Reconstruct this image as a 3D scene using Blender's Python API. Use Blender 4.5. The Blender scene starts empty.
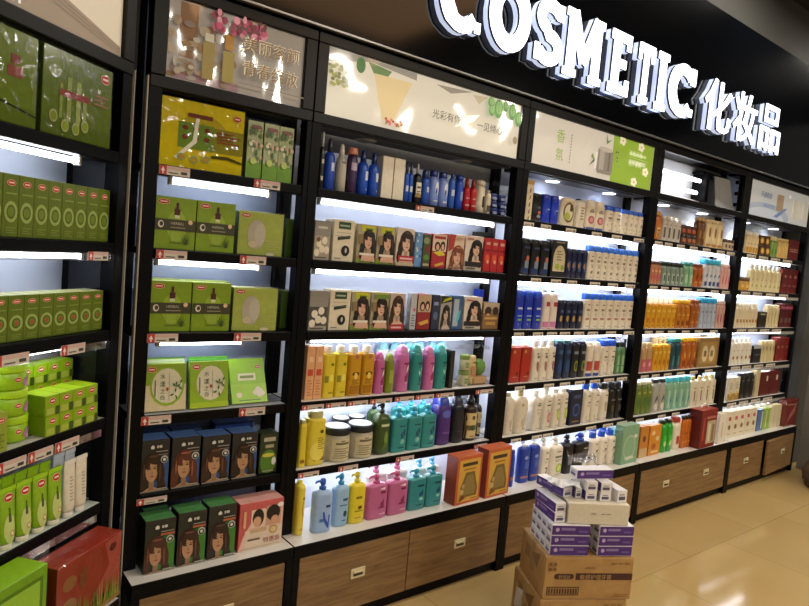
import bpy, bmesh, math, random
from mathutils import Matrix, Vector
R = math.radians
random.seed(7)
sc = bpy.context.scene
col = sc.collection

# ---------------------------------------------------------------- camera, world, exposure
EYE = 1.557                      # camera height above the floor
FPX = 640.0
cam_rows = ((0.78549, -0.61274, 0.08692), (0.02068, -0.11439, -0.99322), (0.61853, 0.78196, -0.07718))
CAM = Vector((-1.21809, -2.19971, EYE))
r_, d_, f_ = (Vector(v) for v in cam_rows)
cd = bpy.data.cameras.new('camera'); cam = bpy.data.objects.new('camera', cd); col.objects.link(cam)
cd.sensor_width = 36; cd.lens = FPX / 809 * 36; cd.clip_start = .05
mw = Matrix((r_, -d_, -f_)).transposed().to_4x4(); mw.translation = CAM
cam.matrix_world = mw
sc.camera = cam
sc.view_settings.view_transform = 'Standard'; sc.view_settings.look = 'None'
sc.view_settings.gamma = 1; sc.view_settings.use_curve_mapping = False
sc.view_settings.exposure = 0.7
w = bpy.data.worlds.new('shop_ambient'); sc.world = w; w.use_nodes = True
w.node_tree.nodes['Background'].inputs[0].default_value = (1.0, .93, .82, 1)
w.node_tree.nodes['Background'].inputs[1].default_value = .05

TUBE_W = 11.0        # strength of the fluorescent tubes under the shelves
def area(name, loc, sx, sy, power, color=(1, .9, .76), rot=(0, 0, 0), spread=180):
    l = bpy.data.lights.new(name, 'AREA'); l.shape = 'RECTANGLE'; l.size = sx; l.size_y = sy; l.energy = power; l.color = color
    l.spread = R(spread)
    o = bpy.data.objects.new(name, l); o.location = loc; o.rotation_euler = rot; col.objects.link(o); return o
# ceiling lamps of the sales floor (their housings are built with the ceiling)
CEIL = 3.9
CEIL_LAMPS = [(x, y) for y in (-.42, -5.7) for x in (-2.2, .6, 3.4, 6.2)]
for i, (x, y) in enumerate(CEIL_LAMPS):
    area('ceiling_lamp_light', (x, y, CEIL - .09), 1.15, .10, (14 if y > -3 else 74) * (.85 if x < 1 else 1.3), (1, .93, .80))

# ---------------------------------------------------------------- helpers: pixels of the photograph to places on the shelves
class Frame:
    def __init__(s, o, a): s.o = Vector(o); s.a = a; s.e = Vector((math.cos(a), math.sin(a), 0)); s.n = Vector((-math.sin(a), math.cos(a), 0))
    def w(s, x, y, z=0): return s.o + s.e * x + s.n * y + Vector((0, 0, z))
MAIN = Frame((0, 0, 0), 0)
CORNER = Frame((-.687, -.048, 0), .69)
def x_at(u, y, z, fr=MAIN):      # local x on the line (y, z) that the photograph shows at column u
    p0 = fr.w(0, y, z) - CAM; k = (u - 404.5) / FPX
    return -(r_.dot(p0) - k * f_.dot(p0)) / (r_.dot(fr.e) - k * f_.dot(fr.e))
def z_at(v, x, y, fr=MAIN):      # height over (x, y) that the photograph shows at row v
    p0 = fr.w(x, y, 0) - CAM; k = (v - 303) / FPX; u = Vector((0, 0, 1))
    return -(d_.dot(p0) - k * f_.dot(p0)) / (d_.dot(u) - k * f_.dot(u))

# ---------------------------------------------------------------- materials (all procedural)
def lin(h):
    h = h.lstrip('#'); c = [int(h[i:i + 2], 16) / 255 for i in (0, 2, 4)]
    return tuple(x / 12.92 if x <= .04045 else ((x + .055) / 1.055) ** 2.4 for x in c) + (1,)
MC = {}
def mat(h, rough=.4, metal=0, emit=0, alpha=1, var=.12, scale=60, trans=0, coat=0, name=None, spec=.5):
    k = (h, rough, metal, emit, alpha, var, scale, trans, coat, spec)
    if k in MC: return MC[k]
    m = bpy.data.materials.new(name or 'surface_' + h); m.use_nodes = True; nt = m.node_tree; b = nt.nodes['Principled BSDF']
    c = lin(h)
    if var and not emit:
        tc = nt.nodes.new('ShaderNodeTexCoord'); nz = nt.nodes.new('ShaderNodeTexNoise'); nz.inputs['Scale'].default_value = scale; nz.inputs['Detail'].default_value = 2
        mx = nt.nodes.new('ShaderNodeMix'); mx.data_type = 'RGBA'
        mx.inputs[6].default_value = tuple(x * (1 - var) for x in c[:3]) + (1,); mx.inputs[7].default_value = tuple(min(1, x * (1 + var)) for x in c[:3]) + (1,)
        nt.links.new(tc.outputs['Object'], nz.inputs['Vector']); nt.links.new(nz.outputs['Fac'], mx.inputs[0]); nt.links.new(mx.outputs[2], b.inputs['Base Color'])
    else: b.inputs['Base Color'].default_value = c
    b.inputs['Roughness'].default_value = rough; b.inputs['Metallic'].default_value = metal
    b.inputs['Specular IOR Level'].default_value = spec; b.inputs['Transmission Weight'].default_value = trans; b.inputs['Coat Weight'].default_value = coat
    if alpha < 1: b.inputs['Alpha'].default_value = alpha
    if emit: b.inputs['Emission Color'].default_value = c; b.inputs['Emission Strength'].default_value = emit
    MC[k] = m; return m
def named(name):
    m = bpy.data.materials.new(name); m.use_nodes = True; return m, m.node_tree, m.node_tree.nodes['Principled BSDF']
def node(nt, t, **kw):
    n = nt.nodes.new(t)
    for k, v in kw.items(): setattr(n, k, v)
    return n
def wood(name, c1, c2, scale=(1.2, 1.2, 14)):
    m, nt, b = named(name); tc = node(nt, 'ShaderNodeTexCoord'); mp = node(nt, 'ShaderNodeMapping'); mp.inputs['Scale'].default_value = scale
    nz = node(nt, 'ShaderNodeTexNoise'); nz.inputs['Scale'].default_value = 3.2; nz.inputs['Detail'].default_value = 8; nz.inputs['Distortion'].default_value = 1.2
    cr = node(nt, 'ShaderNodeValToRGB'); cr.color_ramp.elements[0].position = .32; cr.color_ramp.elements[1].position = .68
    cr.color_ramp.elements[0].color = lin(c1); cr.color_ramp.elements[1].color = lin(c2)
    L = nt.links.new; L(tc.outputs['Object'], mp.inputs[0]); L(mp.outputs[0], nz.inputs[0]); L(nz.outputs['Fac'], cr.inputs[0]); L(cr.outputs[0], b.inputs['Base Color'])
    b.inputs['Roughness'].default_value = .42
    return m
WOOD = wood('drawer_wood', '#6d5032', '#8f7048')
CARD = wood('corrugated_card', '#a07a48', '#b48c56', (3, 3, 3))
def film_mat(name, strength=.35, scale=5, alpha=.12):       # wrinkled clear wrap
    m = bpy.data.materials.new(name); m.use_nodes = True; nt = m.node_tree; nt.nodes.clear()
    o = node(nt, 'ShaderNodeOutputMaterial'); t = node(nt, 'ShaderNodeBsdfTransparent'); g = node(nt, 'ShaderNodeBsdfGlossy'); g.inputs['Roughness'].default_value = .07
    lw = node(nt, 'ShaderNodeLayerWeight'); lw.inputs[0].default_value = .2; mp = node(nt, 'ShaderNodeMapRange'); mp.inputs[3].default_value = alpha; mp.inputs[4].default_value = .45
    mx = node(nt, 'ShaderNodeMixShader'); tc = node(nt, 'ShaderNodeTexCoord'); nz = node(nt, 'ShaderNodeTexNoise'); nz.inputs['Scale'].default_value = scale; nz.inputs['Detail'].default_value = 3
    bp = node(nt, 'ShaderNodeBump'); bp.inputs['Strength'].default_value = strength; bp.inputs['Distance'].default_value = .05
    L = nt.links.new; L(tc.outputs['Object'], nz.inputs[0]); L(nz.outputs['Fac'], bp.inputs['Height']); L(bp.outputs[0], g.inputs['Normal']); L(bp.outputs[0], lw.inputs['Normal'])
    L(lw.outputs['Fresnel'], mp.inputs[0]); L(mp.outputs[0], mx.inputs[0]); L(t.outputs[0], mx.inputs[1]); L(g.outputs[0], mx.inputs[2]); L(mx.outputs[0], o.inputs[0])
    return m
WRAP = film_mat('clear_wrap', .35, 9, .04)
BLACK = mat('#030306', .4, var=.2, scale=20, spec=.12); FRAME_BROWN = mat('#0a0807', .35, spec=.2)
BACK = mat('#c6d0e6', .5, var=.03, scale=3); BACK_SHADED = mat('#97a3c0', .5, var=.05, scale=3)  # second back colour: same panel with the narrow bay's weaker light darkened in
TOPW = mat('#d9d6d0', .25, var=.06, scale=8)
TUBE = mat('#f4f7ff', emit=TUBE_W)
SIGN_FACE = mat('#f6f8ff', emit=1.7); SIGN_EDGE = mat('#c8d4f4', emit=.5)

# ---------------------------------------------------------------- mesh collector
class MB:
    def __init__(s): s.v = []; s.f = []; s.fm = []; s.fs = []; s.ms = []
    def mi(s, m):
        if m not in s.ms: s.ms.append(m)
        return s.ms.index(m)
    def face(s, pts, m, smooth=False):
        n = len(s.v); s.v += [tuple(p) for p in pts]; s.f.append(tuple(range(n, n + len(pts)))); s.fm.append(s.mi(m)); s.fs.append(smooth)
    def add(s, V, F, m, smooth=False):
        n = len(s.v); s.v += [tuple(p) for p in V]; k = s.mi(m)
        for f in F: s.f.append(tuple(n + i for i in f)); s.fm.append(k); s.fs.append(smooth)
    def box(s, x0, x1, y0, y1, z0, z1, m, b=.002, side=None, top=None):
        hx, hy, hz = (x1 - x0) / 2, (y1 - y0) / 2, (z1 - z0) / 2; b = min(b, hx * .4, hy * .4, hz * .4); c = ((x0 + x1) / 2, (y0 + y1) / 2, (z0 + z1) / 2)
        V = []; id_ = {}
        for sx in (-1, 1):
            for sy in (-1, 1):
                for sz in (-1, 1):
                    for ax in range(3):
                        p = [sx * (hx - b), sy * (hy - b), sz * (hz - b)]; p[ax] = (sx, sy, sz)[ax] * (hx, hy, hz)[ax]
                        id_[(sx, sy, sz, ax)] = len(V); V.append((p[0] + c[0], p[1] + c[1], p[2] + c[2]))
        def q(*k): return tuple(id_[i] for i in k)
        mains = {0: [], 1: [], 2: []}; rest = []
        for sg in (-1, 1):
            l = [(1, 1), (1, -1), (-1, -1), (-1, 1)]
            a = [(sg, i, j, 0) for i, j in l]; mains[0].append(q(*a))
            a = [(i, sg, j, 1) for i, j in l]; mains[1].append(q(*a))
            a = [(i, j, sg, 2) for i, j in l]; mains[2].append(q(*a))
        for i in (-1, 1):
            for j in (-1, 1):
                rest.append(q((-1, i, j, 1), (1, i, j, 1), (1, i, j, 2), (-1, i, j, 2)))
                rest.append(q((i, -1, j, 0), (i, 1, j, 0), (i, 1, j, 2), (i, -1, j, 2)))
                rest.append(q((i, j, -1, 0), (i, j, 1, 0), (i, j, 1, 1), (i, j, -1, 1)))
                for k in (-1, 1): rest.append(q((i, j, k, 0), (i, j, k, 1), (i, j, k, 2)))
        s.add(V, mains[1] + rest, m); s.add(V, mains[0], side or m); s.add(V, mains[2], top or m)
    def loft(s, prof, m, n=2, seg=20, cx=0, cy=0, smooth=True, cap=True):
        V = []; F = []
        for z, rx, ry in prof:
            for i in range(seg):
                t = 2 * math.pi * (i + .5) / seg; c, sn = math.cos(t), math.sin(t); e = 2 / n
                V.append((cx + rx * math.copysign(abs(c) ** e, c), cy + ry * math.copysign(abs(sn) ** e, sn), z))
        for k in range(len(prof) - 1):
            for i in range(seg): j = (i + 1) % seg; F.append((k * seg + i, k * seg + j, (k + 1) * seg + j, (k + 1) * seg + i))
        s.add(V, F, m, smooth)
        if cap:
            s.add(V[:seg], [tuple(reversed(range(seg)))], m); s.add(V[-seg:], [tuple(range(seg))], m)
    def tube(s, a, b, r, m, seg=10, r2=None):
        a = Vector(a); b = Vector(b); d = (b - a).normalized(); u = d.orthogonal().normalized(); v = d.cross(u); V = []
        for p, rr in ((a, r), (b, r2 or r)):
            for i in range(seg): t = 2 * math.pi * i / seg; V.append(p + (u * math.cos(t) + v * math.sin(t)) * rr)
        s.add(V, [(i, (i + 1) % seg, seg + (i + 1) % seg, seg + i) for i in range(seg)], m, True)
        s.add(V[:seg], [tuple(reversed(range(seg)))], m); s.add(V[seg:], [tuple(range(seg))], m)
    def mesh(s, name):
        me = bpy.data.meshes.new(name); me.from_pydata(s.v, [], s.f)
        for m in s.ms: me.materials.append(m)
        me.polygons.foreach_set('material_index', s.fm); me.polygons.foreach_set('use_smooth', s.fs)
        bm = bmesh.new(); bm.from_mesh(me); bmesh.ops.remove_doubles(bm, verts=bm.verts, dist=1e-5); bmesh.ops.recalc_face_normals(bm, faces=bm.faces); bm.to_mesh(me); bm.free()
        me.update(); return me
    def build(s, name, parent=None):
        o = bpy.data.objects.new(name, s.mesh(name)); col.objects.link(o)
        if parent: o.parent = parent
        return o
_txt = {}
def text_polys(t):
    if t not in _txt:
        c = bpy.data.curves.new('lettering', 'FONT'); c.body = t; c.align_x = 'CENTER'; c.align_y = 'CENTER'; c.resolution_u = 3
        o = bpy.data.objects.new('lettering', c); col.objects.link(o)
        dg = bpy.context.evaluated_depsgraph_get(); me = bpy.data.meshes.new_from_object(o.evaluated_get(dg))
        V = [v.co.copy() for v in me.vertices]; F = [tuple(p.vertices) for p in me.polygons]
        bpy.data.objects.remove(o); bpy.data.curves.remove(c); bpy.data.meshes.remove(me)
        x0 = min(v.x for v in V); x1 = max(v.x for v in V); y0 = min(v.y for v in V); y1 = max(v.y for v in V)
        V = [((v.x - (x0 + x1) / 2) / (y1 - y0), (v.y - (y0 + y1) / 2) / (y1 - y0)) for v in V]
        _txt[t] = (V, F, (x1 - x0) / (y1 - y0))
    return _txt[t]
# printed artwork: shapes in fractions of the front face, x from -.5 to .5, z from 0 to 1
def paint(mb, decs, w, h, surf, curved=False, rough=.4, z0=0, x0=0, eps=.0006, glow=0):
    for k, d in enumerate(decs):
        e = eps + .00025 * k; t = d[0]; m = mat(d[-1], rough, var=.1, scale=90, emit=glow) if isinstance(d[-1], str) else d[-1]
        def P(x, z):
            x = max(-.495, min(.495, x)) * w; z = max(.004, min(.996, z)) * h
            return (x0 + x, surf(x, z) - e, z0 + z)
        if t == 'R':
            _, a, b, c, dd, _m = d; nx = 8 if curved and c - a > .3 else (3 if curved else 1); nz = 3 if curved else 1
            V = [P(a + (c - a) * i / nx, b + (dd - b) * j / nz) for j in range(nz + 1) for i in range(nx + 1)]
            mb.add(V, [(j * (nx + 1) + i, j * (nx + 1) + i + 1, (j + 1) * (nx + 1) + i + 1, (j + 1) * (nx + 1) + i) for j in range(nz) for i in range(nx)], m)
        elif t == 'E':
            _, cx, cz, rx, rz, _m = d; n = 16; V = [P(cx, cz)]
            for rr in (.5, 1): V += [P(cx + rr * rx * math.cos(2 * math.pi * i / n), cz + rr * rz * math.sin(2 * math.pi * i / n)) for i in range(n)]
            F = [(0, 1 + i, 1 + (i + 1) % n) for i in range(n)] + [(1 + i, 1 + n + i, 1 + n + (i + 1) % n, 1 + (i + 1) % n) for i in range(n)]
            mb.add(V, F, m)
        elif t == 'P': mb.face([P(x, z) for x, z in d[1]], m)
        elif t == 'T':
            _, s, cx, cz, hh, _m = d; V, F, asp = text_polys(s); hz = hh * h
            mb.add([P(cx + x * hz / w, cz + y * hh) for x, y in V], F, m)
def portrait(cx, cz, s, asp, hair, skin='#d8a98a', top='#e8e0d8', long=1):
    a = s * asp      # s is a fraction of the width, asp = width / height
    sh = '#%02x%02x%02x' % tuple(int(int(skin[i:i + 2], 16) * .8) for i in (1, 3, 5))
    hx = [('E', cx + .02 * s, cz, .41 * s, .50 * a, hair)]
    if long: hx += [('E', cx + dx * s, cz + dz * a, rx * s, rz * a, hair) for dx, dz, rx, rz in ((-.33, -.35, .15, .36), (.34, -.3, .16, .4), (-.38, -.72, .15, .34), (.38, -.75, .17, .36), (-.27, -.95, .13, .2), (.3, -.98, .14, .2))]
    hi = '#%02x%02x%02x' % tuple(min(255, int(int(hair[i:i + 2], 16) * 1.5) + 14) for i in (1, 3, 5))
    L = hx + [('P', [(cx - .44 * s, cz - 1.12 * a), (cx + .5 * s, cz - 1.12 * a), (cx + .4 * s, cz - .84 * a), (cx + .1 * s, cz - .66 * a), (cx - .1 * s, cz - .66 * a), (cx - .36 * s, cz - .86 * a)], skin),
          ('R', cx - .1 * s, cz - .76 * a, cx + .09 * s, cz - .3 * a, sh),
          ('E', cx - .01 * s, cz - .1 * a, .235 * s, .39 * a, skin), ('E', cx + .12 * s, cz - .12 * a, .1 * s, .28 * a, sh), ('E', cx + .05 * s, cz - .12 * a, .13 * s, .31 * a, skin),
          ('E', cx + .12 * s, cz + .24 * a, .24 * s, .15 * a, hair), ('E', cx - .17 * s, cz + .14 * a, .09 * s, .2 * a, hair), ('E', cx + .24 * s, cz + .02 * a, .07 * s, .24 * a, hair), ('E', cx + .3 * s, cz - .2 * a, .035 * s, .3 * a, hi), ('E', cx - .31 * s, cz - .1 * a, .03 * s, .26 * a, hi), ('E', cx + .02 * s, cz + .38 * a, .2 * s, .04 * a, hi),
          ('E', cx - .1 * s, cz - .03 * a, .05 * s, .022 * a, '#3a2418'), ('E', cx + .09 * s, cz - .03 * a, .05 * s, .022 * a, '#3a2418'), ('E', cx - .1 * s, cz + .03 * a, .055 * s, .01 * a, hair), ('E', cx + .09 * s, cz + .03 * a, .055 * s, .01 * a, hair), ('E', cx - .005 * s, cz - .17 * a, .03 * s, .035 * a, sh),
          ('E', cx, cz - .285 * a, .08 * s, .024 * a, '#a04a44')]
    return L
def lines(x0, x1, z0, z1, n, c):      # rows of small print
    q = (z1 - z0) / n; return [('R', x0, z0 + i * q, x1 - (x1 - x0) * (.25 if i % 2 else 0), z0 + i * q + q * .45, c) for i in range(n)]
def oval(cx, cz, rx, rz): return [('E', cx, cz, rx, rz, '#e8c8a0'), ('E', cx, cz, rx * .93, rz * .86, '#b3242a'), ('R', cx - rx * .6, cz - rz * .2, cx + rx * .6, cz + rz * .25, '#f0d8c8')]

# ---------------------------------------------------------------- product builders: return the root object, standing at z=0, front at -y
def empty(name): o = bpy.data.objects.new(name, None); o.empty_display_size = .03; col.objects.link(o); return o
def make_box(w, h, d, body, decs=(), side=None, top=None, rough=.35, name='carton', wrap=False, sdec=None, b=.0015, tdec=None):
    if wrap: w -= .0085; h -= .005; d -= .0085
    mb = MB(); sd = mat(side, rough) if side else None; tp = mat(top, rough) if top else None
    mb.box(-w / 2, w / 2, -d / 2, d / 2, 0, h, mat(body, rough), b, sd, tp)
    paint(mb, decs, w, h, lambda x, z: -d / 2, rough=rough)
    if sdec:      # artwork of the left side face
        m2 = MB(); paint(m2, sdec, d, h, lambda x, z: 0, rough=rough); mb_add_rot(mb, m2, lambda p: (-w / 2 + p[1], -p[0], p[2]))
        m2 = MB(); paint(m2, sdec, d, h, lambda x, z: 0, rough=rough); mb_add_rot(mb, m2, lambda p: (w / 2 - p[1], p[0], p[2]))
    if tdec:
        m2 = MB(); paint(m2, tdec, w, d, lambda x, z: 0, rough=rough); mb_add_rot(mb, m2, lambda p: (p[0], p[2] - d / 2, h - p[1]))
    if not wrap: return mb.build(name)
    r = empty(name); mb.build('carton_body', r)
    f = MB(); g = .004; f.box(-w / 2 - g, w / 2 + g, -d / 2 - g, d / 2 + g, 0.0005, h + g, WRAP, .004); f.build('clear_wrap', r)
    return r
def mb_add_rot(mb, m2, fn):
    n = len(mb.v); mb.v += [fn(p) for p in m2.v]
    for f, k, s in zip(m2.f, m2.fm, m2.fs): mb.f.append(tuple(n + i for i in f)); mb.fm.append(mb.mi(m2.ms[k])); mb.fs.append(s)
def surf_of(prof, n):
    def f(x, z):
        for (z0, a0, b0), (z1, a1, b1) in zip(prof, prof[1:]):
            if z0 <= z <= z1 or (z1, a1, b1) == prof[-1]:
                t = max(0, min(1, (z - z0) / max(1e-6, z1 - z0))); a = a0 + (a1 - a0) * t; b = b0 + (b1 - b0) * t
                q = min(.98, abs(x) / max(a, 1e-5)); return -b * (1 - q ** n) ** (1 / n)
    return f
def make_bottle(w, h, d, body, cap, decs=(), style='flip', n=2.6, cap_h=.12, cap_w=.55, sh=.8, neck=.34, rough=.3, name='bottle', seg=20, capr=.3, back=None, alpha=1, belly=0, taper=0):
    r = empty(name); d = min(d, w * .98) if n <= 2.05 else d; W, D = w / 2, d / 2
    mbod = mat(body, rough, alpha=alpha); mcap = mat(cap, capr, metal=0)
    if style == 'pump': hb = h * .80
    elif style == 'spray': hb = h * .74
    else: hb = h * (1 - cap_h)
    s = sh * hb; nk = neck
    pr = [(0, .90 * W, .88 * D), (.012 * hb + .001, .98 * W, .97 * D), (.3 * hb, (1 + belly - taper * .3) * W, D), (.6 * hb, (1 - taper * .6) * W, D), (s, (1 - taper) * W, D * .98)]
    e = (1 - taper)
    for t in (.25, .5, .75, .92, 1):
        q = math.sqrt(max(0, 1 - t ** 2.2)); k = nk + (e - nk) * q; pr.append((s + (hb - s) * t, k * W, max(nk * W * .9, k * D)))
    mb = MB(); mb.loft(pr, mbod, n, seg)
    paint(mb, decs, w * .96, hb, surf_of(pr, n), True, rough)
    mb.build('bottle_body', r)
    c = MB(); x = cap_w * W; y = min(x, cap_w * max(D, W * .6))
    if style == 'pump':
        c.loft([(hb - .002, nk * W * 1.15, nk * W * 1.15), (hb + .05 * h, nk * W * 1.2, nk * W * 1.2), (hb + .065 * h, nk * W * .8, nk * W * .8), (hb + .07 * h, nk * W * .5, nk * W * .5), (h * .91, nk * W * .45, nk * W * .45)], mcap, 2, 14); c.build('pump_collar', r)
        p = MB(); zz = h * .90; p.loft([(zz - .002, nk * W * .85, nk * W * .85), (zz + .008, nk * W * 1.0, nk * W * 1.0), (zz + .05 * h, nk * W * 1.0, nk * W * .95), (zz + .08 * h, nk * W * .9, nk * W * .85), (h, nk * W * .6, nk * W * .5)], mcap, 2, 14)
        p.tube((0, 0, h * .962), (-W * .72, -.004, h * .955), .0065, mcap, 8, .0045); p.tube((-W * .70, -.004, h * .957), (-W * .82, -.004, h * .925), .0045, mcap, 8, .0035); p.build('pump_head', r)
    elif style == 'spray':
        c.loft([(hb - .002, nk * W * 1.15, nk * W * 1.15), (h * .84, nk * W * 1.1, nk * W * 1.1), (h * .97, nk * W * .85, nk * W * .85), (h, nk * W * .6, nk * W * .6)], mcap, 2, 14); c.build('spray_cap', r)
    elif style == 'dome':
        k0 = e * .96; c.loft([(hb - .003, neck * W * 1.0, neck * D * 1.0)] + [(hb + (h - hb) * math.sin(a), max(.04, math.cos(a)) * W * neck, max(.04, math.cos(a)) * D * neck) for a in (0.02, .3, .6, .85, 1.1, 1.35, 1.54)], mcap, n, seg); c.build('cap', r)
    elif style == 'dropper':
        c.loft([(hb - .002, x, x), (hb + cap_h * h * .45, x, x), (hb + cap_h * h * .5, x * .6, x * .6), (h * .97, x * .5, x * .5), (h, x * .25, x * .25)], mcap, 2, 14); c.build('pump_cap', r)
    else:
        zc = hb - .002; c.loft([(zc, x * .97, y * .97), (zc + .003, x, y), (h - .006, x * .97, y * .97), (h - .001, x * .88, y * .88), (h, x * .7, y * .7)], mcap, 2 if cap_w < .7 else n, 16); c.build('cap', r)
    return r
def make_jar(w, h, d, body, lid, decs=(), lid_h=.28, top=None, name='jar', rough=.3, seg=24):
    r = empty(name); W = w / 2; hb = h * (1 - lid_h); pr = [(0, .88 * W, .88 * W), (.004, .96 * W, .96 * W), (.15 * hb, .98 * W, .98 * W), (hb * .9, .98 * W, .98 * W), (hb, .9 * W, .9 * W)]
    mb = MB(); mb.loft(pr, mat(body, rough), 2, seg); paint(mb, decs, w * .95, hb, surf_of(pr, 2), True, rough); mb.build('jar_body', r)
    c = MB(); c.loft([(hb - .001, W * .99, W * .99), (hb + .002, W, W), (h - .004, W, W), (h, W * .95, W * .95)], mat(lid, rough), 2, seg)
    if top: c.loft([(h, W * .86, W * .86), (h + .0012, W * .84, W * .84)], mat(top, .4), 2, seg)
    c.build('lid', r); return r
def make_tube(w, h, d, body, cap, decs=(), name='squeeze_tube', rough=.35, crimp=None):
    r = empty(name); W, D = w / 2, d / 2; hc = h * .1; mb = MB(); seg = 20
    pr = [(hc, .78 * W, .9 * D), (hc + .01, .9 * W, D), (h * .35, .95 * W, D * .85), (h * .65, .98 * W, D * .55), (h * .9, W, D * .2), (h * .93, W, .0018), (h, W, .0018)]
    mb.loft(pr, mat(body, rough), 2.2, seg); paint(mb, decs, w * .95, h, surf_of([(0, W * .8, D)] + pr, 2.2), True, rough); mb.build('tube_body', r)
    c = MB(); c.loft([(0, .66 * W, .8 * D), (.003, .72 * W, .85 * D), (hc + .002, .76 * W, .88 * D)], mat(cap, rough), 2, seg); c.build('cap', r)
    if crimp: 
        k = MB(); k.box(-W * 1.01, W * 1.01, -.003, .003, h * .93, h * 1.005, mat(crimp, .3), .0008); k.build('crimped_end', r)
    return r
def copy_tree(o, parent=None):
    c = o.copy(); col.objects.link(c); c.parent = parent
    for ch in o.children: copy_tree(ch, c)
    return c
USED = {}
def tag(o, label, cat, group=None):
    label = ' '.join(label.split()); n = len(label.split())
    if n < 4 or n > 16: print('LABEL LENGTH', n, label)
    if label in USED: print('LABEL TWICE', label)
    USED[label] = 1
    o['label'] = label; o['category'] = cat
    if group: o['group'] = group
    return o
def put(o, x, y, z, rz=0, fr=MAIN, rx=0, ry=0):
    o.location = fr.w(x, y, z); o.rotation_mode = 'XYZ'; o.rotation_euler = (rx, ry, rz + fr.a); return o
ORD = ['', 'second', 'third', 'fourth', 'fifth', 'sixth', 'seventh', 'eighth', 'ninth', 'tenth', 'eleventh']
NUM = ['zero', 'one', 'two', 'three', 'four', 'five', 'six', 'seven', 'eight', 'nine', 'ten', 'eleven']
def nth(i, n):
    if n == 2: return ('left', 'right')[i] + ' one of two'
    if i == 0: return 'leftmost of ' + NUM[n]
    if i == n - 1: return 'rightmost of ' + NUM[n]
    return ORD[i] + ' from left of ' + NUM[n]
# shelf surfaces (world z)
SZ = dict(A=1.781, B=1.501, C=1.216, D=.931, E=.650, F=.388)
SZL = dict(A=1.792, B=1.510, C=1.235, D=.952, E=.672, F=.388)
SNAME = dict(A='top', B='second', C='third', D='fourth', E='fifth', F='bottom')
BAY = {'L': 'corner bay', 'N': 'narrow bay', '3': 'cream-poster bay', '4': 'green-poster bay', '5': 'open-lightbox bay', '6': 'far bay'}
EXT = {'L': (-1.154, -.010), 'N': (-.557, -.024), '3': (.046, 1.154), '4': (1.246, 2.354), '5': (2.446, 3.554), '6': (3.646, 4.754)}
def row(bay, shelf, u0, u1, cnt, maker, desc, cat, vtop=None, h=None, d=None, y=.02, gap=.95, jit=1, rz=0, dz=0, group=None, rx=0, ext=False, **kw):
    """n alike products side by side between columns u0 and u1, fronts at depth y behind the shelf edge"""
    fr = CORNER if bay == 'L' else MAIN; z = (SZL if bay == 'L' else SZ)[shelf] + .0006 + dz
    if shelf == 'F': y = y - .075
    if y > .1: d = min(d or .05, .06); y = min(y, .196 - d - .006)
    X0, X1 = x_at(u0, y, z, fr), x_at(u1, y, z, fr); step = (X1 - X0) / cnt; ww = step * gap
    if h is None: h = max(.03, z_at(vtop, X0 + step * .3, y, fr) - z)
    if d is None: d = min(ww, .07)
    d = min(d, .196 - .008 - y) if shelf != 'F' else d
    if 1:
        SS = SZL if bay == 'L' else SZ; fore = shelf == 'F' and y + d < .0
        lo, hi = EXT[bay]
        if not ext and (shelf != 'F' or y + d + .01 > 0):
            X0 = max(X0, lo); X1 = min(X1, hi); step = (X1 - X0) / cnt; ww = step * gap
            if X0 == lo or X1 == hi: pass
        if step < .004: print('NARROW', bay, shelf, desc)
        k = 'ABCDEF'.index(shelf); lim = ((2.03 if bay == 'L' else 2.022) if k == 0 else SS['ABCDEF'[k - 1]] - ((.061 if (y < .085 and y + d > .055) else .038) if shelf in 'ABCD' else (.061 if y + d > .10 else .038))) - z - .003
        if h > lim and not fore: print('TALL', bay, shelf, desc, round(h - lim, 3)); h = lim
    proto = None; out = []
    for i in range(cnt):
        o = None
        if proto is None: o = proto = maker(ww, h, d, **kw)
        else: o = copy_tree(proto)
        j = jit * random.uniform(-1, 1)
        put(o, X0 + step * (i + .5), y + d / 2 + .004 + abs(j) * .003, z + d / 2 * abs(math.sin(rx)), rz + R(1.5) * j, fr, rx)
        lab = (desc + ', ' + (nth(i, cnt) + ', ' if cnt > 1 else '') + SNAME[shelf] + ' shelf, ' + BAY[bay])
        if len(lab.split()) > 16: lab = lab.replace(' from left of ', ' of ').replace(' one of two', ' one')
        tag(o, lab, cat, (desc + ' on the ' + SNAME[shelf] + ' shelf') if cnt > 1 else group)
        out.append(o)
    return out
# ================================================================= THE SETTING
def struct(o): o['kind'] = 'structure'; return o
# floor: glossy cream tiles, 0.8 m, running bond
m, nt, b = named('cream_floor_tile'); tc = node(nt, 'ShaderNodeTexCoord'); mp = node(nt, 'ShaderNodeMapping'); mp.inputs['Location'].default_value = (.5, .53, 0)
bk = node(nt, 'ShaderNodeTexBrick'); bk.inputs['Scale'].default_value = 1; bk.inputs['Brick Width'].default_value = .8; bk.inputs['Row Height'].default_value = .8; bk.inputs['Mortar Size'].default_value = .0016; bk.offset = .5
bk.inputs['Color1'].default_value = lin('#b89d69'); bk.inputs['Color2'].default_value = lin('#b29763'); bk.inputs['Mortar'].default_value = lin('#84704c')
nz = node(nt, 'ShaderNodeTexNoise'); nz.inputs['Scale'].default_value = 2.2; nz.inputs['Detail'].default_value = 7; mr = node(nt, 'ShaderNodeMapRange'); mr.inputs[3].default_value = .86; mr.inputs[4].default_value = 1.08
mx = node(nt, 'ShaderNodeMix', data_type='RGBA', blend_type='MULTIPLY'); mx.inputs[0].default_value = 1
L = nt.links.new; L(tc.outputs['Object'], mp.inputs[0]); L(mp.outputs[0], bk.inputs[0]); L(tc.outputs['Object'], nz.inputs[0]); L(nz.outputs['Fac'], mr.inputs[0]); L(bk.outputs['Color'], mx.inputs[6]); L(mr.outputs[0], mx.inputs[7]); L(mx.outputs[2], b.inputs['Base Color'])
b.inputs['Roughness'].default_value = .09; FLOOR = m
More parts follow.
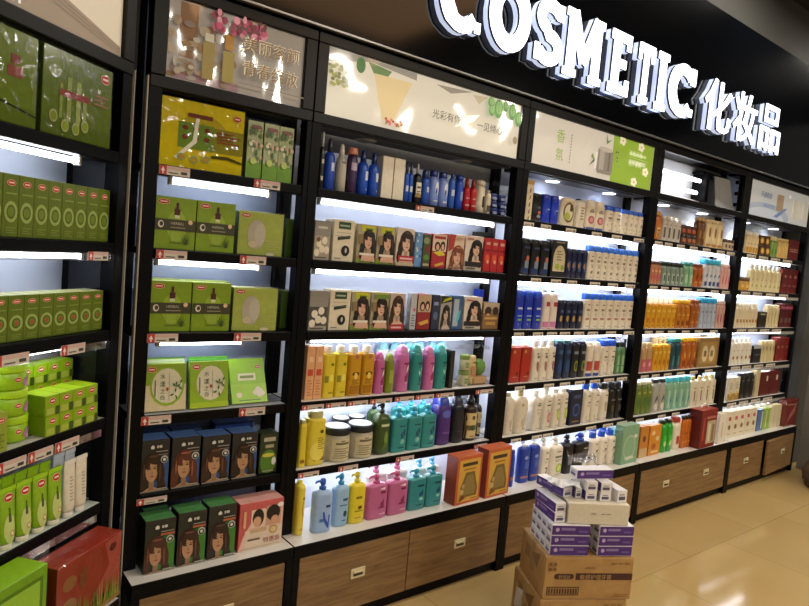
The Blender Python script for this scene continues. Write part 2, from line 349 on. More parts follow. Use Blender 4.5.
mb = MB(); mb.box(-6, 9, -7, .62, -.05, 0, FLOOR, .001); struct(mb.build('floor'))
WALLM = mat('#3b3a38', .7, var=.1, scale=2)
mb = MB(); mb.box(-.8, 9, .235, .33, 0.001, CEIL - .001, WALLM, .001); struct(mb.build('wall_back'))
mb = MB(); mb.box(-6, 9, -7, 1.2, CEIL, CEIL + .1, mat('#262420', .8, var=.2, scale=1.5), .001); struct(mb.build('ceiling'))
# lamp housings on the ceiling
LAMPG = mat('#fff2dc', emit=9)
for i, (x, y) in enumerate(CEIL_LAMPS):
    t = empty('ceiling_lamp'); t.location = (x, y, CEIL - .08)
    h = MB(); h.box(-.62, .62, -.07, .07, .02, .08, mat('#d8d4cc', .4), .005); h.build('lamp_housing', t)
    h = MB(); h.box(-.58, .58, -.045, .045, 0, .018, LAMPG, .004); h.build('diffuser', t)
    tag(t, 'long white ceiling lamp, ' + ('row nearer the shelves' if y > -2 else 'row farther from the shelves') + ', ' + nth(i % 4, 4), 'lamp', 'ceiling lamps')
t = empty('added_glow_panel'); t.location = (1.9, -2.9, CEIL - .03)  # added glow panel, out of view, gives the fascia a warm brown reflection
h = MB(); h.box(-1.15, 1.15, -.95, .95, .012, .03, mat('#3a342c', .5), .004); h.build('panel_frame', t)
h = MB(); h.box(-1.1, 1.1, -.9, .9, 0, .011, mat('#d8a878', emit=2.2), .003); h.build('diffuser', t); tag(t, 'added unseen amber glow panel under the ceiling, reflected in the fascia', 'lamp')
# pillar beyond the far bay
mb = MB(); mb.box(4.95, 6.6, -.02, .23, 0.001, 2.36, mat('#4a4a46', .6, var=.1, scale=3), .004); struct(mb.build('wall_right'))

# ================================================================= SHELVING
POSTM = BLACK
def poster_mat(name, build):
    m, nt, b = named(name); b.inputs['Roughness'].default_value = .5; b.inputs['Coat Weight'].default_value = 1; b.inputs['Coat Roughness'].default_value = .03
    return m
FILM = film_mat('poster_film', .04, 2.2, .07)
def shelving(bay, xa, xb, label, fr=MAIN, SZ=SZ, lit=True, tops=TOPW, back=BACK, fronts=(), handles=(), tube_x=None, side=False, down_on=True, dz=0, tube_levels='ABCDE', downs=(.3, .8), cut=0, pr=.044):
    """one free-standing bay in its own frame: xa, xb outer edges along the front, front plane at y=0"""
    t = empty('display_shelving'); put(t, (xa + xb) / 2, 0, 0, 0, fr); c = (xa + xb) / 2; hw = (xb - xa) / 2; P = .044
    tag(t, label, 'shelving'); t_top = 2.362 + dz
    for sx in (-1, 1):
        m = MB(); m.box(sx * hw - (pr if sx > 0 else 0), sx * hw + (P if sx < 0 else 0), 0, .05, .3885, t_top, POSTM, .002); m.build('front_post', t)
        m = MB(); m.box(sx * hw - (.026 if sx > 0 else 0), sx * hw + (.032 if sx < 0 else 0), .18, .205, .3885, t_top, POSTM, .002); m.build('rear_post', t)
    m = MB(); m.box(-hw, hw, .2055, .22, .05, t_top, back, .002); m.build('back_panel', t)
    if side:
        m = MB(); m.box(hw - .03, hw - .012, .052, .178, .39, t_top, mat('#12141c', .25), .002); m.build('side_panel', t)
    sizes = [(k, SZ[k]) for k in 'ABCDE']
    for k, z in sizes:
        m = MB(); m.box(-hw + .002, hw - .002, .052, .178, z - .022, z, BLACK, .002, top=tops.get(k, BLACK) if isinstance(tops, dict) else tops)
        m.box(-hw + P + .001, hw - pr - .001, .001, .0515, z - .036, z, BLACK, .003, top=tops.get(k, BLACK) if isinstance(tops, dict) else tops); s = m.build('shelf_board', t)
        if lit and k in tube_levels:
            a, bb = tube_x.get(k, tube_x['*']) if tube_x else (-hw + .07, hw - .09)
            ty = .068 if k in 'ABC' else .118; q = MB(); q.tube((a, ty, z - .047), (bb, ty, z - .047), .0085, TUBE, 10); q.build('light_tube', s)
            
            for ea in (a - .012, bb): q = MB(); q.box(ea, ea + .012, ty - .01, ty + .012, z - .060, z - .023, mat('#c8c8cc', .4), .002); q.build('tube_holder', s)
    # base cabinet, deeper than the shelves
    zb = SZ['F']; m = MB(); m.box(-hw + .0005, hw - .0005 - cut, -.107, .22, .334, zb, BLACK, .003, top=tops.get('F', TOPW) if isinstance(tops, dict) else tops)
    m.box(-hw + .0005, hw - .0005 - cut, -.085, .22, .0, .05, BLACK, .001); m.box(-hw + .0005, hw - .0005 - cut, -.08, .22, .05, .334, mat('#201a16', .5), .001)
    for e0, e1 in ((-hw + .0005, -hw + .03), (hw - .03 - cut, hw - .0005 - cut)): m.box(e0, e1, -.107, -.08, 0, .334, BLACK, .001)
    m.build('base_cabinet', t)
    for i, (a, bb, ang) in enumerate(fronts):
        m = MB(); ln = bb - a; m.box(0, ln, -.02, 0, .052, .330, WOOD, .002); o = m.build('drawer_front', t); o.location = (a - c, -.082, 0)
        if ang: o.location = (bb - c, -.082, 0); o.data.transform(Matrix.Translation((-ln, 0, 0))); o.rotation_euler.z = R(ang)
        for hx in handles[i]:
            q = MB(); X = hx - (bb if ang else a); zz = .207; hm = mat('#d9cfa9', .3, .3); 
            q.box(X - .036, X + .036, -.026, -.0205, zz - .021, zz + .021, hm, .002); q.box(X - .024, X + .024, -.0275, -.0262, zz - .011, zz + .011, mat('#3a2d20', .6), .001); q.box(X - .024, X + .024, -.032, -.0265, zz + .003, zz + .011, hm, .001)
            q.build('handle', o)
    # light box with its poster
    m = MB(); z0, z1 = 2.064 + dz, 2.323 + dz; fy = -.004
    x0, x1 = -hw + .05, hw - .05
    m.box(-hw + .001, hw - .001, fy, .02, z1, t_top, FRAME_BROWN, .003); m.box(-hw + .001, hw - .001, fy, .02, z0 - .04, z0, FRAME_BROWN, .003)
    m.box(-hw + .001, x0, fy, .02, z0, z1, FRAME_BROWN, .003); m.box(x1, hw - .001, fy, .02, z0, z1, FRAME_BROWN, .003)
    m.box(-hw + P, hw - P, .052, .178, z0 - .04, z0 - .02, mat('#26272b', .45), .002)
    m.box(-hw + P, hw - P, .052, .178, t_top - .02, t_top, BLACK, .002)
    hb = m.build('light_box', t)
    for dx in downs:
        X = -hw + dx * 2 * hw; q = MB(); q.loft([(z0 - .0445, .042, .042), (z0 - .0402, .05, .05)], mat('#b8bcc4', .3, .6), 2, 20, X, .13)
        q.loft([(z0 - .0465, .036, .036), (z0 - .0446, .036, .036)], mat('#eef2ff', emit=7.0) if down_on else mat('#8a8680', .4), 2, 20, X, .13); q.build('downlight', hb)
        if down_on:
            l = bpy.data.lights.new('downlight_beam', 'SPOT'); l.energy = 5; l.spot_size = R(120); l.spot_blend = .6; l.shadow_soft_size = .03; l.color = (.92, .95, 1)
            lo = bpy.data.objects.new('downlight_beam', l); col.objects.link(lo); lo.parent = hb; lo.location = (X, .13, z0 - .05)
    return t, hb, (x0, x1, z0, z1)
def poster(hb, rect, base, decs, name='poster', y=.010, glow=0, film=True, lampx=()):
    x0, x1, z0, z1 = rect; w, h = x1 - x0, z1 - z0
    m = MB(); bm_ = mat(base, .35, emit=glow, var=.05, scale=6); m.box(x0 + .0005, x1 - .0005, y, y + .006, z0 + .0005, z1 - .0005, bm_, .001)
    paint(m, decs, w, h, lambda x, z: y, x0=(x0 + x1) / 2, z0=z0, glow=glow)
    o = m.build(name, hb)
    if film:
        f = MB(); n = 24; f.add([(x0 + .001 + (w - .002) * i / n, y - .010 - .0032 * math.sin(i * .55 + j * .25 + x0 * 3) - .0012 * math.sin(i * 1.3 - j * .8), z0 + .001 + (h - .002) * j / 8) for j in range(9) for i in range(n + 1)],
                        [(j * (n + 1) + i, j * (n + 1) + i + 1, (j + 1) * (n + 1) + i + 1, (j + 1) * (n + 1) + i) for j in range(8) for i in range(n)], FILM, True); f.build('clear_film', hb)
    return o
def T(c, s, x, z, h): return [('T', s, x, z, h, c)]

rd = random.Random(3)
# --- narrow bay
tN, hbN, rN = shelving('N', -.603, 0, 'narrow black display bay with floral poster beside the corner bay', tops={'D': mat('#a8a8ac', .3), 'F': TOPW},
    back=BACK_SHADED, fronts=[(-.572, -.032, 0)], handles=[[-.27]], tube_x={'*': (-.22, .15), 'A': (-.19, .17), 'C': (-.2, .1)}, tube_levels='ABC', down_on=False, downs=(.4,), pr=.022)
dN = [('R', -.42, .3, -.30, .98, '#8a6238'), ('R', -.46, .02, .0, .12, '#a37f84')]
for i in range(60): dN.append(('E', rd.uniform(-.5, -.06), rd.uniform(.05, .75), rd.uniform(.012, .04), rd.uniform(.02, .07), rd.choice(['#9a8468', '#8a6a3c', '#a89880', '#8f7a70', '#b0a898'])))
dN += [('R', -.27, .08, -.19, .55, '#93803f'), ('R', -.13, .1, -.05, .5, '#9a8a40'), ('R', -.12, .52, -.06, .72, '#b07e2c'), ('R', -.26, .56, -.2, .66, '#c8c0ac')]
for i in range(46): dN.append(('E', rd.uniform(-.22, .17), rd.uniform(.74, .97), rd.uniform(.012, .026), rd.uniform(.03, .06), rd.choice(['#8a2f4a', '#c0607c', '#6a1f30', '#b8486a', '#d890a4'])))
dN += T('#e8e2d0', '美丽容颜', .217, .665, .20) + T('#8a6a2c', '美丽容颜', .22, .66, .19) + T('#e8e2d0', '青春绽放', .217, .345, .20) + T('#8a6a2c', '青春绽放', .22, .34, .19) + [('R', -.02, .12, .49, .135, '#8a7f70')]
poster(hbN, rN, '#a9a198', dN, glow=0.1)
# --- cream poster bay
t3, hb3, r3 = shelving('3', 0, 1.2, 'wide black display bay under the cream poster, next to the narrow bay', tops={'D': TOPW, 'E': TOPW, 'F': TOPW},
    fronts=[(.032, .585, 0), (.589, 1.168, 0)], handles=[[.315], [.9]], down_on=False, downs=(.28, .75), tube_x={'*': (-.5, .49)})
d3 = [('P', [(-.5, .78), (-.32, .95), (-.1, .88), (-.1, .99), (-.5, .99)], '#8a8478'), ('E', -.36, .86, .02, .12, '#3f6a34'), ('P', [(-.33, .95), (-.27, .62), (-.22, .9)], '#5d7a48'),
      ('P', [(-.30, .80), (-.12, .82), (-.2, .12), (-.25, .14)], '#cdb98a'), ('P', [(.0, .92), (.2, .97), (.08, .84)], '#8a8274'), ('P', [(.2, .93), (.29, .97), (.24, .8)], '#b5a88e')]
for i in range(36): d3.append(('E', -.46 + rd.uniform(-.03, .05), .6 + rd.uniform(-.14, .2), .008, .028, rd.choice(['#8a8a4c', '#6f7040', '#a09a68'])))
for i in range(18): d3.append(('E', -.2 + rd.uniform(-.04, .05), .1 + rd.uniform(-.03, .05), .006, .02, rd.choice(['#a03838', '#c06a60', '#7a8848'])))
for cx, cz, rx, rz in ((.30, .88, .02, .1), (.345, .80, .026, .17), (.305, .74, .018, .1), (.43, .82, .022, .15), (.47, .72, .02, .14), (.385, .88, .016, .1)):
    d3 += [('E', cx, cz, rx, rz, '#5e8a4c'), ('E', cx + .003, cz + .02, rx * .7, rz * .7, '#84ab6c'), ('P', [(cx - .001, cz - rz), (cx + .001, cz - rz), (cx + .001, cz + rz), (cx - .001, cz + rz)], '#4c7440')]
d3 += T('#4a4238', '光彩有你', -.005 + .06, .42, .15) + T('#4a4238', '一见倾心', .30, .42, .15)
d3 += [('P', [(.1, .28), (.16, .52), (.235, .6), (.2, .45)], '#f6f2e8'), ('E', .46, .32, .014, .07, '#8a7a60')]
poster(hb3, r3, '#c9c2b0', d3, glow=0.42)
# --- green poster bay
t4, hb4, r4 = shelving('4', 1.2, 2.4, 'wide black display bay under the green and white poster', fronts=[(1.232, 1.8, 0), (1.804, 2.368, 0)], handles=[[1.51], [2.1]], downs=(.32, .76), tube_x={'*': (-.53, .5)})
d4 = [('R', .12, .0, .5, 1, '#93b23a'), ('R', -.02, .2, .1, .55, '#e9e4da')]
d4 += T('#8fae42', '香', -.30, .66, .26) + T('#8fae42', '氛', -.30, .30, .24) + [('R', -.225, .18 + i * .06, -.218, .21 + i * .06, '#8a857a') for i in range(10)]
d4 += [('P', [(.0, .12), (.115, .12), (.125, .2), (.122, .6), (.105, .68), (.01, .68), (-.005, .6), (-.008, .2)], '#8a8378'), ('R', .01, .2, .05, .6, '#a8a196'), ('R', .085, .2, .1, .6, '#6f685c'), ('E', .058, .64, .058, .05, '#b9b3a4'),
       ('P', [(.05, .98), (.06, .76), (.068, .82)], '#4f7a3c'), ('P', [(.06, .76), (.1, .88), (.066, .83)], '#5f8a44'), ('P', [(-.05, .5), (-.03, .36), (-.06, .42)], '#6f8a44'), ('P', [(-.07, .22), (-.03, .42), (-.03, .34)], '#4a5a30')]
d4 += [('R', .25, .62, .44, .63, '#c6d68c'), ('R', .26, .68, .42, .74, '#cfdd9c'), ('R', .26, .48, .42, .58, '#c2cfa0')] + T('#e6efc6', '清香淡雅', .32, .72, .12) + T('#e3ecc4', '自然香氛', .32, .50, .12)
for cx, cz in ((.19, .93), (.36, .9), (.42, .38), (.32, .1)):
    d4 += [('E', cx + .018 * math.cos(a * 1.2566), cz + .062 * math.sin(a * 1.2566), .013, .045, '#e6e0c6') for a in range(5)] + [('E', cx, cz, .007, .025, '#c8a23c')]
for i in range(12): d4.append(('E', .14 + rd.uniform(-.015, .03), .62 + rd.uniform(-.28, .12), .005, .02, rd.choice(['#5a5040', '#8a8a70', '#40382c'])))
poster(hb4, r4, '#d4cec2', d4, glow=0.28)
# --- open light box bay
t5, hb5, r5 = shelving('5', 2.4, 3.6, 'wide black display bay whose light box has no poster and shows its tubes', fronts=[(2.432, 3.568, 0)], handles=[[2.746, 3.276]], downs=(.27, .70), tube_x={'*': (-.53, .5)})
x0, x1, z0, z1 = r5
q = MB(); q.box(x0, x1, .185, .195, z0 - .015, z1 + .015, mat('#c4c6c8', .3), .001); q.add([(x0, .03, z0), (x1, .03, z0), (x1, .18, z0 + .05), (x0, .18, z0 + .05)], [(0, 1, 2, 3)], mat('#c8c2b8', .4)); q.build('inner_panel', hb5)
for zz, yy, a, bb in ((z0 + .17, .12, x0 + .02, x1 - .42), (z0 + .085, .12, x0 + .02, x1 - .45)):
    q = MB(); q.tube((a, yy, zz), (bb, yy, zz), .013, mat('#f4f7ff', emit=4), 12); q.build('light_tube', hb5)
q = MB(); q.box(x1 - .40, x1 - .36, .08, .184, z0 + .03, z0 + .23, BLACK, .004); q.box(x1 - .42, x1 - .02, .10, .184, z1 - .04, z1 - .02, BLACK, .003)
for i in range(3): q.box(x1 - .03, x1 - .005, .03, .06, z0 + .04 + i * .08, z0 + .065 + i * .08, BLACK, .003)
q.build('tube_bracket', hb5)
q = MB(); q.add([(x1 - .34, .03, z0 + .01), (x1 - .03, .05, z0 + .0), (x1 - .05, .09, z1 - .03), (x1 - .3, .08, z1 - .04)], [(0, 1, 2, 3)], mat('#b5b8bc', .2, .3)); q.add([(x1 - .34, .036, z0 + .01), (x1 - .03, .056, z0 + .0), (x1 - .05, .096, z1 - .03), (x1 - .3, .086, z1 - .04)], [(0, 3, 2, 1)], mat('#b5b8bc', .2, .3)); q.build('loose_sheet', hb5)
# --- far bay
t6, hb6, r6 = shelving('6', 3.6, 4.8, 'farthest black display bay under the pale blue poster', tops={k: TOPW for k in 'ABCDEF'}, fronts=[(3.632, 4.185, 0), (4.20, 4.79, 3.2)], handles=[[3.895], [4.53]], downs=(.25, .68), tube_x={'*': (-.53, .45)})
d6 = [('E', -.2, .1, .36, .35, '#a9b4c4'), ('E', -.22, .0, .3, .3, '#c4ccd6'), ('P', [(-.1, .1), (.06, .4), (.12, .42), (-.04, .08)], '#6f86b4'), ('R', -.07, .3, .04, .78, '#a08a70'), ('E', .14, .8, .02, .05, '#e8eef4')]
for i in range(10): d6.append(('R', .2 + i * .028, .2, .212 + i * .028, .72 + .04 * (i % 3), rd.choice(['#d8ccb0', '#cabb96', '#e2dac6'])))
d6 += T('#46598a', '天姿新颜', -.245, .66, .17) + T('#6f84b0', '焕发自然光彩', -.19, .36, .12)
poster(hb6, r6, '#c3c6c6', d6, glow=0.16)
# --- corner bay
tL, hbL, rL = shelving('L', -1.2, 0.036, 'black corner display bay with green gift boxes, turned towards the room', fr=CORNER, SZ=SZL, tops={'E': mat('#c9d4cc', .2), 'D': mat('#b8b4a8', .3)},
    back=BACK, fronts=[(-1.168, -.075, 0)], handles=[[-.6]], tube_x={'*': (-.56, .50), 'A': (-.56, .47), 'B': (-.56, .5)}, tube_levels='ABC', side=True, down_on=False, downs=(.62,), dz=.01, cut=.075)
dL = [('P', [(-.5, .0), (.5, .0), (.5, .12), (.22, .42), (-.5, .42)], '#8f7f6c'), ('R', .1, .12, .17, .95, '#b9bcc0')] + [('R', .1 + i * .018, .05, .107 + i * .018, .98, '#e6e8ea') for i in range(4)]
dL += [('P', [(.18, .4 - i * .05), (.5, .1 - i * .03), (.5, .095 - i * .03), (.18, .392 - i * .05)], '#6f6050') for i in range(3)]
poster(hbL, rL, '#c8bda8', dL, film=False, glow=.2)
# filler strips between corner bay and narrow bay
FILL = mat('#a8a294', .5)
o = MB(); o.box(-.0025, .0025, -.003, .02, 0, 2.055, FILL, .001); o = o.build('edge_strip'); put(o, -.6085, -.006, 0); tag(o, 'thin pale vertical edge strip against the narrow bay post', 'trim')
o = MB(); o.box(-.0015, .0015, -.004, .02, 0, 2.055, FILL, .001); o = o.build('edge_strip'); put(o, .0395, -.002, 0, 0, CORNER); tag(o, 'thin pale vertical edge strip against the corner bay post', 'trim')
o = MB(); o.box(0, .012, -.0, .19, 0, 2.36, BLACK, .001); o = o.build('filler_panel'); put(o, -.648, .02, 0, R(8)); tag(o, 'black upright filler panel between corner bay and narrow bay', 'panel')

# ================================================================= SIGN FASCIA AND LETTERS
FAS = mat('#05070c', .11, var=.25, scale=2.5, spec=.3)
mb = MB(); mb.box(-.603, 6.8, -.02, .23, 2.366, 3.29, FAS, .004); fo = mb.build('fascia_board'); tag(fo, 'glossy black sign fascia above the display bays carrying the lit letters', 'sign board')
mb = MB(); mb.box(-.62, 4.94, -.032, -.0205, 2.368, 2.376, mat('#8a8c90', .3, .7), .001); o = mb.build('trim_1'); struct(o)
mb = MB(); mb.box(0, 1.22, .0, .3, 2.38, 3.30, FAS, .004); o = mb.build('fascia_board'); put(o, -1.235, .0, 0, 0, CORNER); tag(o, 'black fascia board above the corner bay poster', 'sign board')
SY = -.062     # face plane of the letters
def stroke(pts, t, closed=False):
    quads = []
    n = len(pts); Ls = []; Rs = []
    tt = t if isinstance(t, (list, tuple)) else [t] * n
    for i, p in enumerate(pts):
        a = Vector(pts[i - 1]) if (i > 0 or closed) else None; c = Vector(pts[(i + 1) % n]) if (i < n - 1 or closed) else None; p = Vector(p)
        d = ((p - a).normalized() if a is not None else Vector((0, 0))) + ((c - p).normalized() if c is not None else Vector((0, 0))); d.normalize(); nn = Vector((-d.y, d.x)) * tt[i] / 2
        Ls.append(p + nn); Rs.append(p - nn)
    return [[Ls[i], Rs[i], Rs[(i + 1) % n], Ls[(i + 1) % n]] for i in range(n if closed else n - 1)]
def arc(cx, cy, rx, ry, a0, a1, n=22): return [(cx + rx * math.cos(R(a0 + (a1 - a0) * i / n)), cy + ry * math.sin(R(a0 + (a1 - a0) * i / n))) for i in range(n + 1)]
def rect(x0, y0, x1, y1): return [Vector((x0, y0)), Vector((x1, y0)), Vector((x1, y1)), Vector((x0, y1))]
TH = .24       # letters drawn in a box of height 1
GL = {}
GL['C'] = (.86, stroke(arc(.46, .5, .335, .385, 42, 318), [.18] * 2 + [.20] * 5 + [.24] * 9 + [.20] * 5 + [.18] * 2) + [rect(.70, .66, .86, .96), rect(.74, .08, .84, .22)])
GL['O'] = (.94, stroke(arc(.47, .5, .335, .385, 0, 345, 23), [.235] * 24, True))
sp = arc(.42, .72, .245, .17, 30, 250, 14) + arc(.42, .285, .26, .175, 90, -150, 14)
GL['S'] = (.84, stroke(sp, .19) + [rect(.60, .72, .76, .95), rect(.08, .06, .2, .3)])
GL['M'] = (1.14, [rect(.12, .0, .33, .96), rect(.81, 0, 1.02, .96), rect(.05, .88, .34, 1.), rect(.80, .88, 1.09, 1.), rect(.05, 0, .38, .11), rect(.76, 0, 1.09, .11)] + stroke([(.24, .98), (.57, .26)], .19) + stroke([(.57, .26), (.90, .98)], .19))
GL['E'] = (.80, [rect(.14, 0, .36, 1), rect(.06, 0, .72, .15), rect(.06, .85, .70, 1), rect(.3, .43, .58, .57), rect(.60, .12, .72, .26), rect(.58, .74, .70, .88)])
GL['T'] = (.84, [rect(.31, 0, .53, 1), rect(.06, .85, .78, 1), rect(.22, 0, .62, .12), rect(.06, .72, .17, .88), rect(.67, .72, .78, .88)])
GL['I'] = (.50, [rect(.14, 0, .36, 1), rect(.05, .88, .45, 1), rect(.05, 0, .45, .12)])
def letter_mesh(quads, sx, sz, x0, z0, parent):
    edge = mat('#20242c', .4)
    mbb = MB()
    for ya, yb, m in ((SY - .008, SY, SIGN_FACE), (SY + .0002, SY + .013, edge), (SY + .0132, -.0212, SIGN_EDGE)):
        for k, q in enumerate(quads):
            e = .00012 * (k % 5); p = [(x0 + v[0] * sx, z0 + v[1] * sz) for v in q]
            F = [(x, ya - e, z) for x, z in p]; B = [(x, yb, z) for x, z in p]
            mbb.add(F + B, [(0, 1, 2, 3), (7, 6, 5, 4), (0, 4, 5, 1), (1, 5, 6, 2), (2, 6, 7, 3), (3, 7, 4, 0)], m)
    return mbb
sign = empty('shop_sign'); sign.location = (0, 0, 0)
tag(sign, 'lit white shop sign lettering reading cosmetic with three Chinese characters on the black fascia', 'sign')
LZ = z_at(51, x_at(505, SY, 2.55), SY); LH = z_at(10, x_at(576, SY, 2.9), SY) - LZ + .004
for ch, ua, ub in (('C', 437, 482), ('O', 486, 530), ('S', 530, 564), ('M', 560, 603), ('E', 605, 631), ('T', 633, 659), ('I', 652, 667), ('C', 665.5, 693)):
    zc = LZ + LH / 2; X0, X1 = x_at(ua + 3, SY, zc), x_at(ub + .5, SY, zc)
    if ch == 'T': X1 = x_at(653, SY, zc)
    wd, qs = GL[ch]; mbb = letter_mesh(qs, (X1 - X0) / wd, LH, X0, LZ, sign); o = mbb.build('letter', sign); o['label'] = 'white letter ' + ch.lower()
for s, ua, ub in (('化', 702, 730), ('妆', 731, 755), ('品', 757, 779)):
    zc = LZ + LH / 2; X0, X1 = x_at(ua + 3, SY, zc), x_at(ub + .5, SY, zc); V, F, asp = text_polys(s)
    c = bpy.data.curves.new('character', 'FONT'); c.body = s; c.extrude = .5; c.offset = .006; c.resolution_u = 2
    o = bpy.data.objects.new('character', c); col.objects.link(o); me = bpy.data.meshes.new_from_object(o.evaluated_get(bpy.context.evaluated_depsgraph_get())); bpy.data.objects.remove(o)
    vs = [v.co.copy() for v in me.vertices]; fs = [tuple(p.vertices) for p in me.polygons]; bpy.data.meshes.remove(me)
    ax, bx = min(v.x for v in vs), max(v.x for v in vs); ay, by = min(v.y for v in vs), max(v.y for v in vs); zm = max(v.z for v in vs)
    mbb = MB()
    for ya, yb, m in ((SY - .008, SY, SIGN_FACE), (SY + .0002, SY + .013, mat('#20242c', .4)), (SY + .0132, -.0212, SIGN_EDGE)):
        mbb.add([(X0 + (v.x - ax) / (bx - ax) * (X1 - X0), ya if v.z > 0 else yb, LZ + .0 + (v.y - ay) / (by - ay) * LH) for v in vs], fs, m)
    o = mbb.build('character', sign)

# panel and bag at the far end
mb = MB(); mb.box(-.02, .02, -.32, .02, 0, 1.2, mat('#77736a', .5), .004); o = mb.build('partition_panel'); put(o, 4.93, -.12, 0, R(-8)); tag(o, 'low grey partition panel standing past the far bay', 'panel')
# ================================================================= PRODUCTS, bay by bay (columns are measured on the photograph, heights from the tops)
W_ = '#ece6da'
# ---------- shared artwork
def serum(g='#7f9a1c', dark='#3c3a26'):
    leaves = [('P', [(.26, .1), (.26 + .17 * math.cos(R(a)), .1 + .26 * math.sin(R(a))), (.30, .1)], '#38501c') for a in (20, 45, 65, 90, 115, 140, 160)]
    return oval(-.3, .9, .14, .05) + [('E', .03, .45, .24, .3, '#94ac34'), ('E', .03, .34, .17, .2, '#88a02c'), ('R', -.1, .16, .16, .36, '#8fa838'), ('R', -.04, .66, .1, .78, '#4a1c1c'), ('R', 0, .78, .06, .9, '#4a1c1c'), ('R', -.03, .60, .09, .66, '#c8cfa4'),
            ('R', -.5, .36, .5, .575, dark), ('E', -.35, .47, .07, .07, '#d8d4c0'), ('E', -.34, .475, .045, .045, dark), ('E', .36, .54, .055, .045, '#d8b890'), ('R', -.14, .12, .18, .13, '#4c5a20')] + T('#b8b49c', 'HERBAL', .05, .50, .05) + [('R', -.12, .41, .24, .43, '#8c886c')] + leaves
def pouch(beige=False):
    L = [('R', -.5, 0, .5, .55, '#d2c49c')] if beige else [('R', -.5, 0, .5, .12, '#a6bf2a')]
    L += [('E', .03, .52, .42, .42, '#8fae2c'), ('E', .03, .53, .37, .37, '#d6d0b4')] + oval(-.34, .88, .11, .06)
    L += T('#39402a', '水', -.08, .73, .11) + T('#39402a', '漾', -.08, .57, .12) + T('#39402a', '之', -.08, .42, .1) + T('#39402a', '白', -.08, .29, .1) + [('R', .07, .22, .08, .8, '#8a8a70'), ('R', -.27, .32, -.25, .66, '#3c4426'), ('E', .03, .46, .03, .04, '#b03a34')]
    for a, cx, cz in ((20, .24, .5), (80, .24, .5), (140, .24, .5), (260, .24, .5), (320, .3, .52), (60, .33, .55), (200, .2, .36), (300, .22, .34)):
        L.append(('P', [(cx, cz), (cx + .07 * math.cos(R(a - 18)), cz + .08 * math.sin(R(a - 18))), (cx + .12 * math.cos(R(a)), cz + .13 * math.sin(R(a))), (cx + .07 * math.cos(R(a + 18)), cz + .08 * math.sin(R(a + 18)))], '#3e6a2a'))
    return L
def dye(bg, glow, hair, cx, asp, skin='#b98e68', cz=.38, s=.84):
    return [('E', .22, .32, .4, .36, glow), ('E', .3, .16, .3, .2, glow)] + [('R', -.5, .78, .5, 1, bg)] + portrait(cx, cz + .09, s * 1.12, asp, hair, skin, '#c8b8a8') + [('E', -.13, .87, .07, .035, '#c8c4bc'), ('P', [(-.2, .84), (-.13, .92), (-.06, .84)], '#d8d4cc'), ('R', .02, .85, .08, .9, '#c8c4bc'), ('R', .1, .85, .2, .9, '#c8c4bc'), ('R', .0, .77, .42, .79, '#9a8c80'), ('R', .08, .71, .42, .725, '#8f8478'),
            ('E', .30, .62, .13, .075, '#b8b8b4'), ('E', .30, .61, .1, .055, bg), ('E', .30, .615, .05, .03, '#d8d8d0'), ('R', -.5, 0, .5, .03, '#8a8478'), ('R', .1, .04, .44, .06, '#a8a498')]
def nat(asp, band='#7d9a34', hair='#221a18'):
    return [('R', -.5, 0, .5, .13, band), ('P', [(-.5, .13), (.5, .13), (.5, .22), (-.5, .16)], '#b8486a'), ('R', -.3, .82, .4, .97, '#c8c828'), ('R', -.1, .85, .3, .9, '#5a7a1c')] + portrait(.08, .62, .85, asp, hair, '#dcb098', '#a8a49c') + [('R', -.46, .5, -.24, .74, '#8a7452'), ('R', -.4, .2, .4, .26, '#e6ddd0')]
def beauty(cx, asp, hair='#1c1618', bottom='#2a2226'): return portrait(cx, .66, .8, asp, hair, '#dcb49c', '#d8c8b8') + [('R', -.5, .12, .5, .26, bottom), ('R', -.42, .05, .1, .09, '#6a6058'), ('R', -.45, .88, -.1, .92, '#a85858')]
def script(c, x=.0, z=.5, s=1, n=4): return [('P', [(x - .04 * s + .03 * (i % 2), z + .2 * s - i * .11 * s), (x + .07 * s, z + .23 * s - i * .11 * s), (x + .05 * s, z + .16 * s - i * .11 * s), (x - .07 * s, z + .14 * s - i * .11 * s)], c) for i in range(n)]
def lab(c, a=-.3, b=.3, z0=.25, z1=.7, ink='#55504a'): return [('R', a, z0, b, z1, c), ('R', a * .7, z0 + (z1 - z0) * .6, b * .7, z0 + (z1 - z0) * .75, ink)] + lines(a * .7, b * .7, z0 + .04, z0 + (z1 - z0) * .5, 3, ink)
def mark(c, z=.72, ink='#6a645c'): return [('R', -.22, z, .22, z + .035, ink), ('E', 0, .4, .2, .09, c), ('R', -.2, .2, .2, .22, ink)]
def wave(base, w): return [('P', [(-.5, 0), (.1, 0), (-.05, .16), (-.5, .42)], w), ('R', -.25, .6, .25, .66, '#b8c4e8'), ('R', -.25, .38, .3, .42, '#8aa0d8')]

